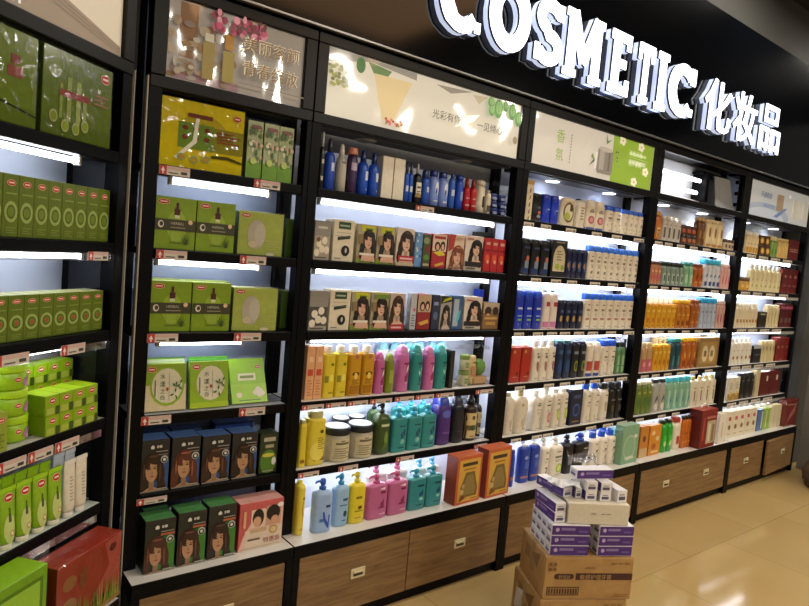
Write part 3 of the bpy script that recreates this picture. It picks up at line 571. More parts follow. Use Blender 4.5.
# ---------- narrow bay
B = make_box; BT = make_bottle
row('N', 'A', 156, 243.5, 1, B, 'large shiny yellow gift box with hose print', 'box', vtop=98, d=.12, body='#d6c400', rough=.12, gap=.99, wrap=True, jit=0,
    decs=[('E', .0, .55, .3, .28, '#b8a818'), ('R', -.3, .3, .12, .68, '#71902e'), ('R', .12, .3, .5, .66, '#8f8a20')] + [('E', -.22 + .13 * (i % 3), .6 - .14 * (i // 3), .035, .035, '#7a3a20') for i in range(6)] + [('P', [(-.1, .78), (-.06, .78), (-.08, .4), (-.3, .12), (-.34, .14), (-.13, .42)], '#efeedd'), ('R', -.2, .76, .1, .82, '#7a3f28')]
    + [('E', -.25, .16, .055, .055, '#a8b060'), ('E', -.1, .14, .055, .055, '#a8b060'), ('E', .04, .17, .055, .055, '#a8b060'), ('E', -.25, .16, .035, .035, '#b09040'), ('E', -.1, .14, .035, .035, '#b09040'), ('E', .04, .17, .035, .035, '#b09040')] + oval(.4, .86, .05, .045) + lines(.16, .44, .45, .64, 4, '#8a4c28') + [('P', [(.1, .24), (.3, .26), (.5, .2), (.5, .17), (.3, .21), (.1, .2)], '#4a4412')])
row('N', 'A', 245.5, 292, 3, B, 'green and white patterned carton', 'box', vtop=120, d=.09, body='#a8b488', gap=.95, side='#4a5c34', decs=[('R', -.5, 0, .5, .28, '#6a9a1c')] + [('E', rd.uniform(-.42, .42), rd.uniform(.3, .95), rd.uniform(.06, .13), rd.uniform(.02, .06), rd.choice(['#5a7a3c', '#d4d8b8', '#3f5c30', '#8a9a58', '#c8a890'])) for i in range(26)] + [('R', -.3, .86, .3, .92, '#7a4434'), ('E', -.1, .3, .2, .06, '#b8cc70')])
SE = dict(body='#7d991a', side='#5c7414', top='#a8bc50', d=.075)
row('N', 'B', 149.5, 234, 2, B, 'olive green box with serum bottle print', 'box', vtop=196, gap=.975, decs=serum(), jit=.3, **SE)
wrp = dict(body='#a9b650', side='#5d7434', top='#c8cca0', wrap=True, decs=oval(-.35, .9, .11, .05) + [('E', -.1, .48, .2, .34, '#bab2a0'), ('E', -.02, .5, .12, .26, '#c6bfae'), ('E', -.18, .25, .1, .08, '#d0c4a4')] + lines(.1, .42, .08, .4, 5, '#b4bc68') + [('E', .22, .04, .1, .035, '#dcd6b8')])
row('N', 'B', 236, 284.5, 1, B, 'pale green tissue box in crinkled clear wrap', 'box', vtop=210, d=.09, jit=0, rz=R(-2), **wrp)
row('N', 'B', 284, 299, 1, B, 'dark green wrapped packet behind the tissue box', 'box', ext=True, vtop=218, y=.075, d=.09, body='#5c7c34', side='#3c5824', top='#8aaa58', jit=0, wrap=True)
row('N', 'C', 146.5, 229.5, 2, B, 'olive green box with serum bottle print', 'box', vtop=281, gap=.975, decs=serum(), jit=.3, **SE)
row('N', 'C', 150, 228, 3, B, 'olive green box in back row', 'box', vtop=279, y=.12, gap=.96, jit=.3, **SE)
row('N', 'C', 230.5, 278.5, 1, B, 'pale green tissue box in crinkled clear wrap', 'box', vtop=286.5, d=.09, jit=0, rz=R(-2), **wrp)
row('N', 'C', 279, 294, 1, B, 'dark green wrapped packet behind the tissue box', 'box', ext=True, vtop=290, y=.075, d=.09, body='#5c7c34', side='#3c5824', top='#8aaa58', jit=0, wrap=True)
row('N', 'D', 142, 187, 1, B, 'green and beige face mask box with round window print', 'box', vtop=366, d=.04, body='#86a01e', top='#9cb838', decs=pouch(True), jit=0, rx=R(-6))
row('N', 'D', 189, 229.5, 1, B, 'green face mask pouch with round leaf print', 'pouch', vtop=363, d=.02, body='#8fb020', top='#6f9a20', decs=pouch(), jit=0, rx=R(-8))
for i in range(4):
    row('N', 'D', 188, 228, 1, B, 'green face mask pouch ' + ['right behind the front pouch', 'two behind the front pouch', 'three behind the front pouch', 'hindmost in its stack'][i], 'pouch', vtop=361 - i, d=.012, y=.052 + i * .028, body=['#3f8f2a', '#5aa82c', '#3f8f2a', '#6fb834'][i], jit=0, rx=R(-8))
    if i < 3: row('N', 'D', 143, 185, 1, B, ['pale', 'green', 'dark green'][i] + ' face mask packet behind the beige and green box', 'pouch', vtop=361 - i, d=.012, y=.085 + i * .028, body=['#b8c8a0', '#7fae34', '#4a8a2c'][i], jit=0, rx=R(-6))
row('N', 'D', 231.5, 269, 1, B, 'bright green leaning mask packet with cotton flower print', 'pouch', vtop=360, d=.015, body='#8cc41c', top='#d8b8a0', jit=0, rx=R(-22), y=.03,
    decs=[('R', -.5, 0, .5, .42, '#9ccf24'), ('R', -.28, .5, .22, .66, '#d8dcb8'), ('R', -.22, .55, .16, .61, '#6a8a3c'), ('E', -.28, .18, .08, .06, '#e8e0c0'), ('R', -.3, .05, .3, .07, '#5a7a2c')] + oval(.3, .8, .08, .04) + [('E', .25 + x, .22 + z, .08, .06, '#e4dfd0') for x, z in ((-.08, 0), (.06, .03), (0, .07), (.02, -.05), (.1, -.02))])
for i, (a, b_, vt, hair, cx) in enumerate(((136.5, 168.5, 441, '#2e1d14', -.1), (169.5, 199.3, 438, '#5a2e20', -.05), (200, 229.3, 436.5, '#3a2218', -.05), (230, 256.5, 433.5, '#2a1a14', -.05))):
    asp = .62
    row('N', 'E', a, b_, 1, B, ['black and blue hair dye box, woman with swept hair, leftmost', 'black and blue hair dye box, woman resting chin on hand', 'black and blue hair dye box, woman with wavy hair', 'black and blue hair dye box, woman looking back, rightmost'][i], 'box', vtop=vt, d=.085, body='#232426', side='#1a1a1e', top='#5f86c8', jit=.2,
        decs=dye('#262626', '#2f4f86', hair, cx, asp))
row('N', 'E', 137, 200, 2, B, 'blue topped hair dye box at back', 'box', vtop=433, d=.08, y=.13, body='#2a3a5c', top='#6a94d8', side='#20304c')
row('N', 'E', 212, 252, 1, B, 'blue hair dye box at the back behind the rightmost woman', 'box', vtop=423, d=.08, y=.14, body='#22387a', top='#5a7cd0', side='#20304c')
row('N', 'E', 258, 277, 1, B, 'small dark green hair dye box with yellow oval', 'box', vtop=434, d=.06, body='#2a3420', side='#20261a', top='#3c4a30', jit=.2, decs=[('E', 0, .3, .45, .3, '#4f7a24'), ('R', -.3, .8, .34, .9, '#b0a890'), ('R', -.2, .64, .26, .72, '#a8a080'), ('E', -.02, .46, .34, .05, '#c8c048'), ('E', .3, .3, .12, .1, '#d8d8cc'), ('R', -.3, .05, .3, .08, '#9a9a84')])
for i, (a, b_, vt, hair) in enumerate(((142.5, 174.5, 521, '#4a2a20'), (175.5, 205.3, 513, '#3a231c'), (206, 235, 506.5, '#2e1c18'))):
    row('N', 'F', a, b_, 1, B, ['black and green hair dye box, smiling woman, leftmost', 'black and green hair dye box, woman with head turned, middle', 'black and green hair dye box, woman looking down, rightmost'][i], 'box', vtop=vt, d=.085, y=.02, body='#262a22', side='#1c201a', top='#4f8a50', jit=.2, decs=dye('#262a22', '#3f7a2c', hair, -.12, .66, skin='#b88c6a', cz=.32, s=.78) + [('R', -.02, .71, .44, .75, '#b0603c')])
row('N', 'F', 141, 168, 1, B, 'black and green hair dye box at the back beside the post', 'box', vtop=511, d=.08, y=.13, body='#262a22', top='#4a7a50', side='#1c201a')
row('N', 'F', 236.5, 283.5, 1, B, 'pink and red hair care box with two dark heads', 'box', vtop=503, d=.09, y=.02, body='#c45a58', side='#b03c3c', top='#d8a098', jit=0,
    decs=[('P', [(-.5, 0), (.5, 0), (.5, .85), (-.1, .8), (-.4, .3)], '#e0b8a8'), ('R', -.36, .0, .5, .42, '#dcc8b4'), ('R', -.24, .46, .08, .84, '#e4c8b0'), ('E', -.08, .66, .13, .19, '#241a16'), ('E', -.1, .58, .09, .11, '#d4a484'), ('R', .1, .46, .44, .88, '#c89a86'), ('E', .26, .72, .16, .17, '#1e1614'), ('E', .3, .56, .09, .1, '#cc9a7c'), ('E', .42, .87, .07, .05, '#ece4dc'), ('E', .28, .36, .1, .09, '#b89050'), ('E', .28, .36, .07, .06, '#d8bc88'), ('R', -.25, .36, .12, .44, '#c8a880'), ('R', -.3, .2, -.02, .24, '#6a5048')] + T('#8a1c24', '特惠装', .25, .16, .12) + [('R', -.42, .5, -.36, .84, '#d8a878'), ('R', -.46, .04, .44, .06, '#b8a890')])

# ---------- cream poster bay
A3 = [(319, 324.5, 131, 'black slim bottle with pale speckled label, beside the post', '#1a1a1e', '#a0a8b0', 'spray', [('R', -.2, .2, .2, .3, '#c8c0b0'), ('R', -.2, .6, .2, .7, '#c8c0b0')]),
      (325.5, 336, 137.5, 'tall cobalt blue hair spray can with narrow cap', '#1c46b8', '#20283c', 'spray', [('R', -.05, .5, .3, .72, '#b8c4e4')]),
      (337.5, 347.5, 143.5, 'silver hair spray can', '#b8b4a8', '#d0ccc4', 'spray', [('R', -.2, .8, .2, .86, '#5a5a60')]),
      (348.5, 358.5, 147, 'purple and gold bottle with salmon cap', '#3c2450', '#d08a70', 'flip', [('P', [(-.5, .3), (.5, .42), (.5, .56), (-.5, .42)], '#d8b890'), ('R', -.3, .58, .3, .78, '#b8a8c8')]),
      (359.5, 370, 149.5, 'blue sloped spray bottle, left one next to the purple bottle', '#1f52c4', '#18286c', 'spray', [('R', .0, .45, .35, .72, '#c8d4ec'), ('R', .1, .15, .3, .2, '#8aa0d8')]),
      (370.5, 380, 152, 'blue sloped spray bottle, right one next to the white cartons', '#1f52c4', '#18286c', 'spray', [('R', .0, .45, .35, .72, '#c8d4ec'), ('R', .1, .15, .3, .2, '#8aa0d8')])]
for a, b_, vt, ds, bc, cc, st, dc in A3: row('3', 'A', a, b_, 1, BT, ds, 'bottle', vtop=vt, body=bc, cap=cc, style=st, n=2, decs=dc, neck=.45, sh=.74, cap_h=.14, cap_w=.9)
row('3', 'A', 381, 403.5, 2, B, 'plain white tall carton', 'box', vtop=156, d=.05, body='#e2dccc', side='#c8c2b4', decs=[('R', -.5, .0, .5, .02, '#c8c0ac')])
row('3', 'A', 404.5, 413.5, 2, BT, 'slim blue can with white patch', 'can', vtop=162, body='#2456bc', cap='#20283c', style='spray', n=2, decs=[('R', -.3, .35, .35, .55, '#c8d4ec')], neck=.5)
row('3', 'A', 415, 422, 1, BT, 'black bottle with white label and clear spray top', 'bottle', vtop=163, body='#16161a', cap='#a8a8a0', style='spray', n=3, decs=lab('#dcd8cc', -.4, .4, .2, .7) + [('R', -.4, .2, .4, .32, '#a88a50')], sh=.82)
row('3', 'A', 422.8, 430.5, 1, BT, 'dark blue round shouldered bottle beside the black bottle', 'bottle', vtop=170, body='#2454b8', cap='#182c70', n=2.2, decs=[('R', -.05, .45, .35, .65, '#b8c8e8')], cap_h=.2, cap_w=.7)
row('3', 'A', 431, 449.5, 2, BT, 'pale blue bottle with splash print', 'bottle', vtop=170, body='#7d97e0', cap='#1c2c80', n=2.6, cap_h=.16, cap_w=.7, decs=[('E', .1, .6, .22, .22, '#d4dcf0'), ('E', .05, .5, .1, .1, '#2c3c9c'), ('R', -.2, .15, .3, .19, '#dce4f4')])
row('3', 'A', 450, 455.5, 1, BT, 'narrow mid blue can next to the pale blue bottles', 'can', vtop=173, body='#3a66c0', cap='#182c70', n=2, decs=[('R', -.3, .4, .3, .6, '#c0cce8')])
row('3', 'A', 457, 464.4, 1, BT, 'vivid blue can next to the red cans', 'can', vtop=175, body='#1f4cc0', cap='#1c3c9c', n=2, cap_w=.92, decs=[('R', -.1, .3, .35, .6, '#8aa4dc')])
row('3', 'A', 465, 477.3, 2, BT, 'red can with silver print', 'can', vtop=178, body='#b01c28', cap='#8a1420', n=2, cap_w=.9, style='spray', neck=.5, decs=[('R', -.35, .2, .35, .26, '#c8a8a8'), ('R', -.3, .5, .3, .54, '#d8b0b0')])
row('3', 'A', 478, 486.5, 1, BT, 'cream bottle with big round cap and dark label', 'bottle', vtop=180, body='#ddd6c4', cap='#d8d2c4', n=2.2, cap_h=.14, cap_w=.95, decs=[('R', 0, .2, .45, .6, '#3a3430')])
row('3', 'A', 487, 491.5, 1, BT, 'small cream jar bottle with brown label', 'bottle', vtop=190, body='#d8d0bc', cap='#c8c0b0', n=2.2, decs=[('R', -.4, .1, .4, .4, '#5a4a3c')])
for k in range(3):
    row('3', 'A', 491.5, 508, 2, make_jar, ['dark blue gel jar, lowest layer', 'dark blue gel jar, middle layer', 'dark blue gel jar, top layer'][k], 'jar', h=.033, d=.05, dz=k * .0345, body='#1c2a60', lid='#26387c', decs=[('R', -.3, .2, .3, .8, '#8a98c8')], lid_h=.35)
asp = .6
row('3', 'B', 313, 329.5, 1, B, 'grey and white carton with cotton flowers print', 'box', vtop=220.5, body='#aaa292', decs=[('R', -.5, .62, .5, 1, '#8f8a82'), ('R', -.3, .8, .3, .86, '#c8c4bc')] + [('E', x, z, .17, .1, '#e6ddc8') for x, z in ((-.2, .42), (.15, .5), (.0, .28), (.3, .26), (-.32, .18))] + [('E', -.25, .52, .12, .06, '#7a5038'), ('R', -.4, .05, .3, .08, '#5a5048')])
crm = [('R', -.28, .78, .3, .95, '#2c4a30'), ('R', -.22, .84, .24, .88, '#a8b8a0'), ('P', [(-.3, .5), (.3, .56), (.3, .64), (-.3, .58)], '#2a3a2c'), ('R', -.35, .68, .35, .70, '#b8b098'), ('E', .1, .26, .2, .13, '#17161a'), ('E', .12, .27, .05, .06, '#c8c4b8'), ('R', -.4, .06, -.1, .08, '#6a6458'), ('R', -.4, .6, .35, .61, '#8a8474')]
row('3', 'B', 331.5, 353.5, 1, B, 'cream carton with green label and black oval', 'box', vtop=219.5, body='#ddd4bc', decs=crm)
row('3', 'B', 355.5, 394, 2, B, 'yellow cornered hair dye box', 'box', vtop=224, body='#b0a888', decs=nat(asp), jit=.3)
row('3', 'B', 394.8, 413.3, 1, B, 'white hair dye box, curly haired woman and red band', 'box', vtop=228, body='#dccfc0', decs=portrait(.05, .66, .95, asp, '#2e201c', '#e0b8a0') + [('R', -.4, .14, .5, .27, '#b02438'), ('R', -.3, .17, .4, .22, '#e0b8b8'), ('R', -.5, 0, .5, .08, '#c8b89c')])
row('3', 'B', 414, 421.5, 1, B, 'narrow light blue speckled carton', 'box', vtop=232, body='#6a98cc', decs=[('E', rd.uniform(-.4, .4), rd.uniform(.05, .95), .12, .04, rd.choice(['#3a5ca8', '#c8d8ec', '#d8d0b0'])) for i in range(10)])
row('3', 'B', 422.3, 430, 1, B, 'narrow dark green and red carton', 'box', vtop=234, body='#4a5238', decs=[('E', -.1, .8, .4, .1, '#8a9a6a'), ('E', .1, .55, .3, .1, '#7a3428'), ('E', 0, .3, .4, .08, '#5a8a3c'), ('R', -.4, .05, .4, .12, '#b8a888')])
row('3', 'B', 430.8, 445.5, 1, B, 'red and white carton with two women and yellow burst', 'box', vtop=234, body='#a83038', decs=[('R', -.5, .5, .5, 1, '#d8c4b0'), ('R', -.4, .86, .4, .94, '#a83038'), ('E', -.15, .64, .2, .14, '#2a1a18'), ('E', -.14, .62, .11, .09, '#dcb098'), ('E', .22, .66, .18, .14, '#2a1a18'), ('E', .22, .63, .1, .09, '#dcb098'), ('P', [(-.45, .46), (.2, .52), (.45, .4), (0, .36)], '#d8c838'), ('P', [(-.3, .1), (.3, .2), (.4, .12), (-.2, .04)], '#d8a850')])
row('3', 'B', 446, 463, 1, B, 'beige hair dye box with brown haired woman and red edge', 'box', vtop=234.5, body='#d8c2ac', side='#a83028', decs=portrait(.12, .42, .95, asp, '#7a4430', '#dcb49c') + [('P', [(-.5, .5), (-.2, .6), (-.1, 1), (-.5, 1)], '#a83830'), ('R', 0, .86, .4, .93, '#b89880'), ('R', -.4, .04, .3, .08, '#9a7860')])
row('3', 'B', 463.5, 482.3, 1, B, 'white and black hair dye box, long black hair woman', 'box', vtop=235.5, body='#ddd0c4', decs=beauty(.12, asp))
row('3', 'B', 483, 509.5, 3, B, 'red carton with orange flame print', 'box', vtop=238, body='#b42830', decs=[('E', .0, .4, .3, .12, '#d85a3c'), ('R', -.3, .8, .3, .88, '#e0a898'), ('E', .1, .3, .16, .06, '#e8b088'), ('R', -.4, .62, .4, .66, '#7a141c')])
row('3', 'B', 476, 493, 2, B, 'black carton behind the red cartons', 'box', vtop=232, y=.13, body='#22201f')
row('3', 'C', 307.8, 327, 1, B, 'grey carton with white flowers on black print', 'box', vtop=291, body='#a8a298', decs=[('R', -.5, .6, .5, 1, '#8e8a84'), ('R', -.5, .12, .5, .6, '#4a4644')] + [('E', x, z, .17, .1, '#e6ddcc') for x, z in ((-.2, .42), (.15, .5), (.0, .28), (.3, .26), (-.32, .18))] + [('R', -.4, .04, .3, .07, '#5a5048')])
row('3', 'C', 328.3, 349.5, 1, B, 'cream carton with green label and black oval', 'box', vtop=290, body='#ddd4bc', decs=crm)
row('3', 'C', 350, 369, 1, B, 'hair dye box with yellow corner and smiling woman', 'box', vtop=291.5, body='#b0a888', decs=nat(asp))
row('3', 'C', 369.8, 387.6, 1, B, 'hair dye box with green top and black haired woman', 'box', vtop=292.5, body='#b0a888', decs=nat(asp) + [('R', -.35, .84, .45, .95, '#6f8a3c')])
row('3', 'C', 388.2, 404, 1, B, 'hair dye box, brown haired woman, dark red strip', 'box', vtop=293.5, body='#c4b4a4', decs=portrait(0, .66, .95, asp, '#3a2620', '#dcb49c') + [('R', -.5, 0, .45, .16, '#a82838'), ('R', -.4, .05, .3, .1, '#e0b8b8')])
row('3', 'C', 409.8, 415.8, 1, B, 'narrow pale grey carton with pink dot', 'box', vtop=293.5, body='#b8bcc4', decs=[('E', .1, .55, .2, .05, '#c05a8a')] + lines(-.3, .3, .1, .45, 5, '#6a7080'))
row('3', 'C', 416.3, 430, 1, B, 'red carton with two women on beige top', 'box', vtop=294.5, body='#8f2c30', decs=[('R', -.5, .5, .5, 1, '#c0a488'), ('E', -.15, .66, .2, .14, '#2a1a18'), ('E', -.14, .64, .11, .09, '#dcb098'), ('E', .22, .68, .18, .14, '#2a1a18'), ('E', .22, .65, .1, .09, '#dcb098'), ('P', [(-.4, .2), (.3, .3), (.4, .2), (-.2, .12)], '#d8a850')])
row('3', 'C', 430.8, 438.4, 1, B, 'narrow dark navy carton with pale print', 'box', vtop=295, body='#2c3450', decs=[('R', -.3, .7, .3, .8, '#8a98b8'), ('E', 0, .4, .3, .12, '#5a6888')])
row('3', 'C', 439, 451, 1, B, 'grey carton with yellow and green stripe', 'box', vtop=296, body='#a8a4a0', decs=[('P', [(-.5, .76), (.5, .84), (.5, 1), (-.5, 1)], '#2a2c28'), ('P', [(-.4, .8), (.4, .9), (.4, .98), (-.2, .9)], '#b8c028')] + portrait(.0, .5, .8, asp, '#2a2422', '#c8b4a8'))
row('3', 'C', 451.6, 462, 1, B, 'narrow blue carton with white and teal print', 'box', vtop=296, body='#3c5c8c', decs=[('R', -.4, .1, .1, .9, '#a8b8c8'), ('P', [(-.1, .2), (.2, .3), (.3, .6), (0, .5)], '#5ac0cc')])
row('3', 'C', 462.5, 481, 1, B, 'white and black hair dye box, ponytail woman', 'box', vtop=297, body='#d8ccc0', decs=beauty(.08, asp))
row('3', 'C', 481.8, 502, 1, B, 'low bronze box with two round dark heads', 'box', vtop=303, body='#8a6a44', decs=[('R', -.5, .62, .5, 1, '#b8a890'), ('E', -.2, .7, .22, .16, '#3a2c28'), ('E', .25, .7, .2, .16, '#3a2c28')] + [('R', -.4, .38, .4, .46, '#c8a060'), ('R', -.3, .16, .3, .28, '#b88c4c'), ('E', -.2, .56, .1, .05, '#c89a80')])
row('3', 'C', 478, 493, 2, B, 'cobalt blue carton stored behind the bronze box', 'box', vtop=290, y=.14, body='#2440b8', top='#3a5cd0')
row('3', 'D', 304.5, 321.5, 2, B, 'tall peach carton with red seal', 'box', vtop=344.5, body='#e0a878', d=.045, decs=[('R', -.3, .45, .34, .57, '#cc4a30'), ('R', -.2, .7, .3, .8, '#ecc8a0')] + lines(-.3, .3, .08, .4, 6, '#c8845c'))
CLR = dict(rough=.18)
row('3', 'D', 322.5, 347, 2, BT, 'clear yellow shower gel bottle with white cap', 'bottle', vtop=347, body='#dcc634', cap='#ece6d8', n=4, cap_h=.13, cap_w=.62, sh=.93, neck=.5, decs=[('R', .05, .72, .3, .78, '#6a7a20'), ('E', .15, .45, .14, .08, '#ece060'), ('R', -.4, .35, -.1, .5, '#8a8434'), ('R', -.05, .1, .35, .14, '#a89020')], **CLR)
row('3', 'D', 348, 374.5, 2, BT, 'amber shower gel bottle with pale cap', 'bottle', vtop=347, body='#c89420', cap='#ece4d4', n=4, cap_h=.14, cap_w=.6, sh=.94, neck=.5, decs=[('R', -.4, .05, .4, .25, '#a06c14'), ('E', 0, .52, .3, .05, '#6a4410'), ('E', 0, .47, .14, .08, '#e8c860'), ('E', 0, .92, .14, .06, '#b06a4c')] + lines(-.3, .3, .28, .42, 3, '#8a5c18'), **CLR)
def bb(body, cap, dec, **k): 
    a = dict(body=body, cap=cap, decs=dec, n=2.5, style='dome', cap_h=.17, sh=.7, neck=.78, belly=.02, taper=.03); a.update(k); return a
pk = [('P', [(.05, .60), (.16, .74), (.2, .73), (.1, .58)], '#5c1840'), ('P', [(.12, .56), (.32, .60), (.3, .57)], '#5c1840'), ('E', .12, .24, .1, .03, '#ecd0e0'), ('P', [(.1, .62), (.3, .7), (.34, .6), (.14, .5)], '#e8c8d8'), ('P', [(.0, .4), (.3, .52), (.26, .3), (.06, .2)], '#8a2c5c'), ('R', -.1, .72, .32, .76, '#7a2450')]
tl = [('P', [(.05, .62), (.16, .76), (.2, .75), (.1, .60)], '#0c3438'), ('P', [(.12, .60), (.32, .63), (.3, .60)], '#0c3438'), ('P', [(.0, .52), (.3, .64), (.34, .54), (.1, .4)], '#b8dcd4'), ('E', .2, .3, .12, .08, '#1c5a60'), ('R', -.1, .7, .32, .74, '#14484c'), ('R', .0, .16, .3, .19, '#14484c')]
row('3', 'D', 375.5, 385.5, 1, BT, 'pink shampoo bottle with rounded top between amber and olive bottles', 'bottle', vtop=353, **bb('#c0609c', '#c0609c', pk))
row('3', 'D', 386, 395, 1, BT, 'olive green shampoo bottle', 'bottle', vtop=354, **bb('#7a8a24', '#8a9a3c', pk[1:2] + [('R', -.2, .3, .3, .7, '#98a840')]))
row('3', 'D', 397.5, 410.5, 1, BT, 'large pink shampoo bottle with domed cap', 'bottle', vtop=346, **bb('#c468a4', '#cc84b4', pk))
row('3', 'D', 411.5, 423.8, 1, BT, 'large teal shampoo bottle between two pink bottles', 'bottle', vtop=345, **bb('#2c8c88', '#3c9c98', tl))
row('3', 'D', 424.5, 435.3, 1, BT, 'pink shampoo bottle between two teal bottles', 'bottle', vtop=347, **bb('#c468a4', '#cc7cac', pk))
row('3', 'D', 436, 448, 1, BT, 'teal shampoo bottle beside the dark carton', 'bottle', vtop=345, **bb('#2c8c88', '#4cb0b0', tl))
row('3', 'D', 377, 448, 6, BT, 'pale bottle in back row', 'bottle', vtop=343, y=.15, d=.05, **bb('#d8dce0', '#8cc8d8', []))
row('3', 'D', 448.8, 453, 1, B, 'dark narrow carton beside the wrapped jars', 'box', vtop=351, body='#2a2624', d=.06)
# wrapped jar set
x0 = min(x_at(472, .06, SZ['D']), 1.05); rt = empty('wrapped_jar_set'); put(rt, x0, .075, SZ['D'] + .0006); tag(rt, 'clear bag holding green lidded jars and cream tube, fourth shelf, cream-poster bay', 'gift set')
def child(o, par, x, y, z): o.parent = par; o.location = (x, y, z); return o
for k in range(2):
    j = make_jar(.052, .062, .052, '#c8c4a0', '#7f9a50', decs=lab('#a8b888', -.3, .3, .2, .8), name='jar'); 
    for c in list(j.children): c.parent = rt; c.location = (-.062, -.01, k * .064); c.name = ['green_lidded_jar', 'jar_lid'][0 if 'body' in c.name else 1]
    bpy.data.objects.remove(j)
q = MB(); q.loft([(0, .02, .02), (.06, .026, .02), (.11, .028, .016), (.118, .022, .012)], mat('#d8c48c', .35), 2.4, 16); paint(q, [('R', -.3, .3, .3, .7, '#b8845c'), ('R', -.2, .8, .2, .86, '#8a5a3c')], .05, .11, lambda x, z: -.027); o = q.build('cream_tube', rt); o.location = (-.008, 0, .002)
q = MB(); q.loft([(.002, .016, .016), (.014, .03, .03), (.034, .035, .035), (.056, .03, .03), (.068, .012, .012)], mat('#5c8a3c', .6, var=.4, scale=120), 2, 20); o = q.build('sponge_ball', rt); o.location = (.05, 0, .035)
q = MB(); q.box(-.005, .09, -.03, .03, 0, .034, mat('#c09a6c', .6), .008); o = q.build('tray_insert', rt); o.location = (0, .0, .0)
q = MB(); q.box(-.105, .1, -.045, .045, .0005, .16, WRAP, .02); q.add([(-.09, 0, .16), (.085, 0, .16), (.1, .01, .175), (.03, -.02, .178), (-.05, .02, .174), (-.105, -.01, .178)], [(0, 1, 2, 3, 4, 5)], WRAP); q.build('clear_wrap', rt); rt.scale = (1.0, 1, 1.22)
# fifth shelf
row('3', 'E', 298.3, 306, 1, BT, 'yellow bath bottle beside the post', 'bottle', vtop=421, body='#dcc838', cap='#b8b070', n=3.5, cap_w=.7, cap_h=.08, sh=.92, neck=.6, decs=[('R', -.3, .1, .3, .18, '#8a5a1c')])
row('3', 'E', 307, 326, 1, BT, 'large yellow bath bottle with flat grey cap', 'bottle', vtop=413, body='#e0cc3c', cap='#b8b070', n=3.5, cap_w=.72, cap_h=.12, sh=.93, neck=.62, decs=[('R', -.2, .1, .4, .18, '#8a5a1c'), ('E', .2, .72, .1, .04, '#4a4410'), ('E', .02, .3, .42, .2, '#ecdc60')] + lines(.0, .38, .35, .62, 6, '#9a8a28'))
jl = [('R', -.4, .08, .42, .86, '#cfc4a0'), ('R', -.28, .66, .3, .74, '#6a6048'), ('R', -.1, .76, .1, .82, '#8a8468')] + lines(-.3, .3, .16, .58, 5, '#8a8060')
row('3', 'E', 328.5, 375.5, 2, make_jar, 'black lidded cream jar with beige label', 'jar', vtop=429, d=.09, body='#b8b09a', lid='#1e2426', top='#dfe4ea', lid_h=.2, decs=jl, gap=.97, jit=.3)
row('3', 'E', 334, 366, 2, make_jar, 'black lidded cream jar in back row', 'jar', vtop=419.5, d=.09, y=.14, body='#b8b09a', lid='#1e2426', top='#dfe4ea', lid_h=.2, decs=jl, jit=.3)
grn = [('P', [(-.5, .0), (.5, 0), (.5, .55), (-.5, .62)], '#d0d0a4'), ('E', .1, .4, .14, .18, '#7a9a3c'), ('R', -.3, .7, .3, .76, '#c8d0a8'), ('P', [(-.2, .1), (.1, .35), (.15, .2)], '#5a7a2c')]
row('3', 'E', 376.8, 391, 1, BT, 'olive green bottle with black pump beside the jars', 'bottle', vtop=405, body='#3c4f24', cap='#141414', style='pump', n=3, neck=.3, decs=grn)
row('3', 'E', 369, 380, 1, BT, 'olive green bottle with black pump in back row', 'bottle', vtop=398, y=.14, body='#3c5a34', cap='#141414', style='pump', n=3, neck=.3, decs=grn)
tq = [('P', [(.0, .5), (.3, .66), (.36, .5), (.1, .36)], '#1c4a6c'), ('E', .15, .3, .15, .08, '#6ab8b8'), ('E', .2, .32, .07, .04, '#a8c0a0'), ('R', -.1, .72, .34, .76, '#164c58'), ('R', -.1, .12, .3, .15, '#164c58')]
row('3', 'E', 391.8, 436.3, 3, BT, 'teal bottle with blue pump', 'bottle', vtop=409, d=.05, body='#2f8c8c', cap='#3ca8c8', style='pump', n=4, neck=.32, sh=.9, decs=tq, gap=.97)
row('3', 'E', 393, 430, 3, BT, 'teal bottle with blue pump in back row', 'bottle', vtop=398, y=.13, d=.05, body='#3c9c9c', cap='#4cb8dc', style='pump', n=4, neck=.32, sh=.9, gap=.9)
row('3', 'E', 438, 452.3, 1, BT, 'purple shampoo bottle with blue rounded top', 'bottle', vtop=397, body='#4a2c78', cap='#3c4ca8', n=2.4, cap_h=.2, style='dome', sh=.7, neck=.72, decs=[('R', -.2, .3, .4, .34, '#7a5ca8'), ('E', 0, .8, .3, .1, '#5a68c0')])
row('3', 'E', 432, 444, 1, BT, 'violet blue bottle behind the purple shampoo', 'bottle', vtop=393, y=.13, body='#3c3c90', cap='#4c4cb0', n=2.4, cap_h=.2, cap_w=.7)
row('3', 'E', 453, 465.3, 1, BT, 'black shampoo bottle with rounded top', 'bottle', vtop=395.5, body='#1c1e28', cap='#34384a', n=2.4, cap_h=.2, style='dome', sh=.7, neck=.72, decs=[('R', -.2, .3, .3, .33, '#3c4050')])
amb = [('R', -.48, .08, .48, .78, '#d0bc84'), ('R', -.48, .3, .48, .44, '#6a5a34'), ('E', .0, .37, .2, .08, '#3c4a1c'), ('R', -.1, .6, .12, .7, '#4a3a24'), ('R', -.2, .12, .2, .15, '#7a6a44')]
row('3', 'E', 466.3, 478.8, 1, BT, 'dark amber pump bottle with cream label, front', 'bottle', vtop=392, body='#2a1a12', cap='#101010', style='dropper', n=2.1, cap_h=.24, cap_w=.5, sh=.82, decs=amb)
row('3', 'E', 478.5, 488, 1, BT, 'dark amber pump bottle with cream label, behind the front one', 'bottle', vtop=392, y=.06, body='#2a1a12', cap='#101010', style='dropper', n=2.1, cap_h=.24, cap_w=.5, sh=.82, decs=amb)
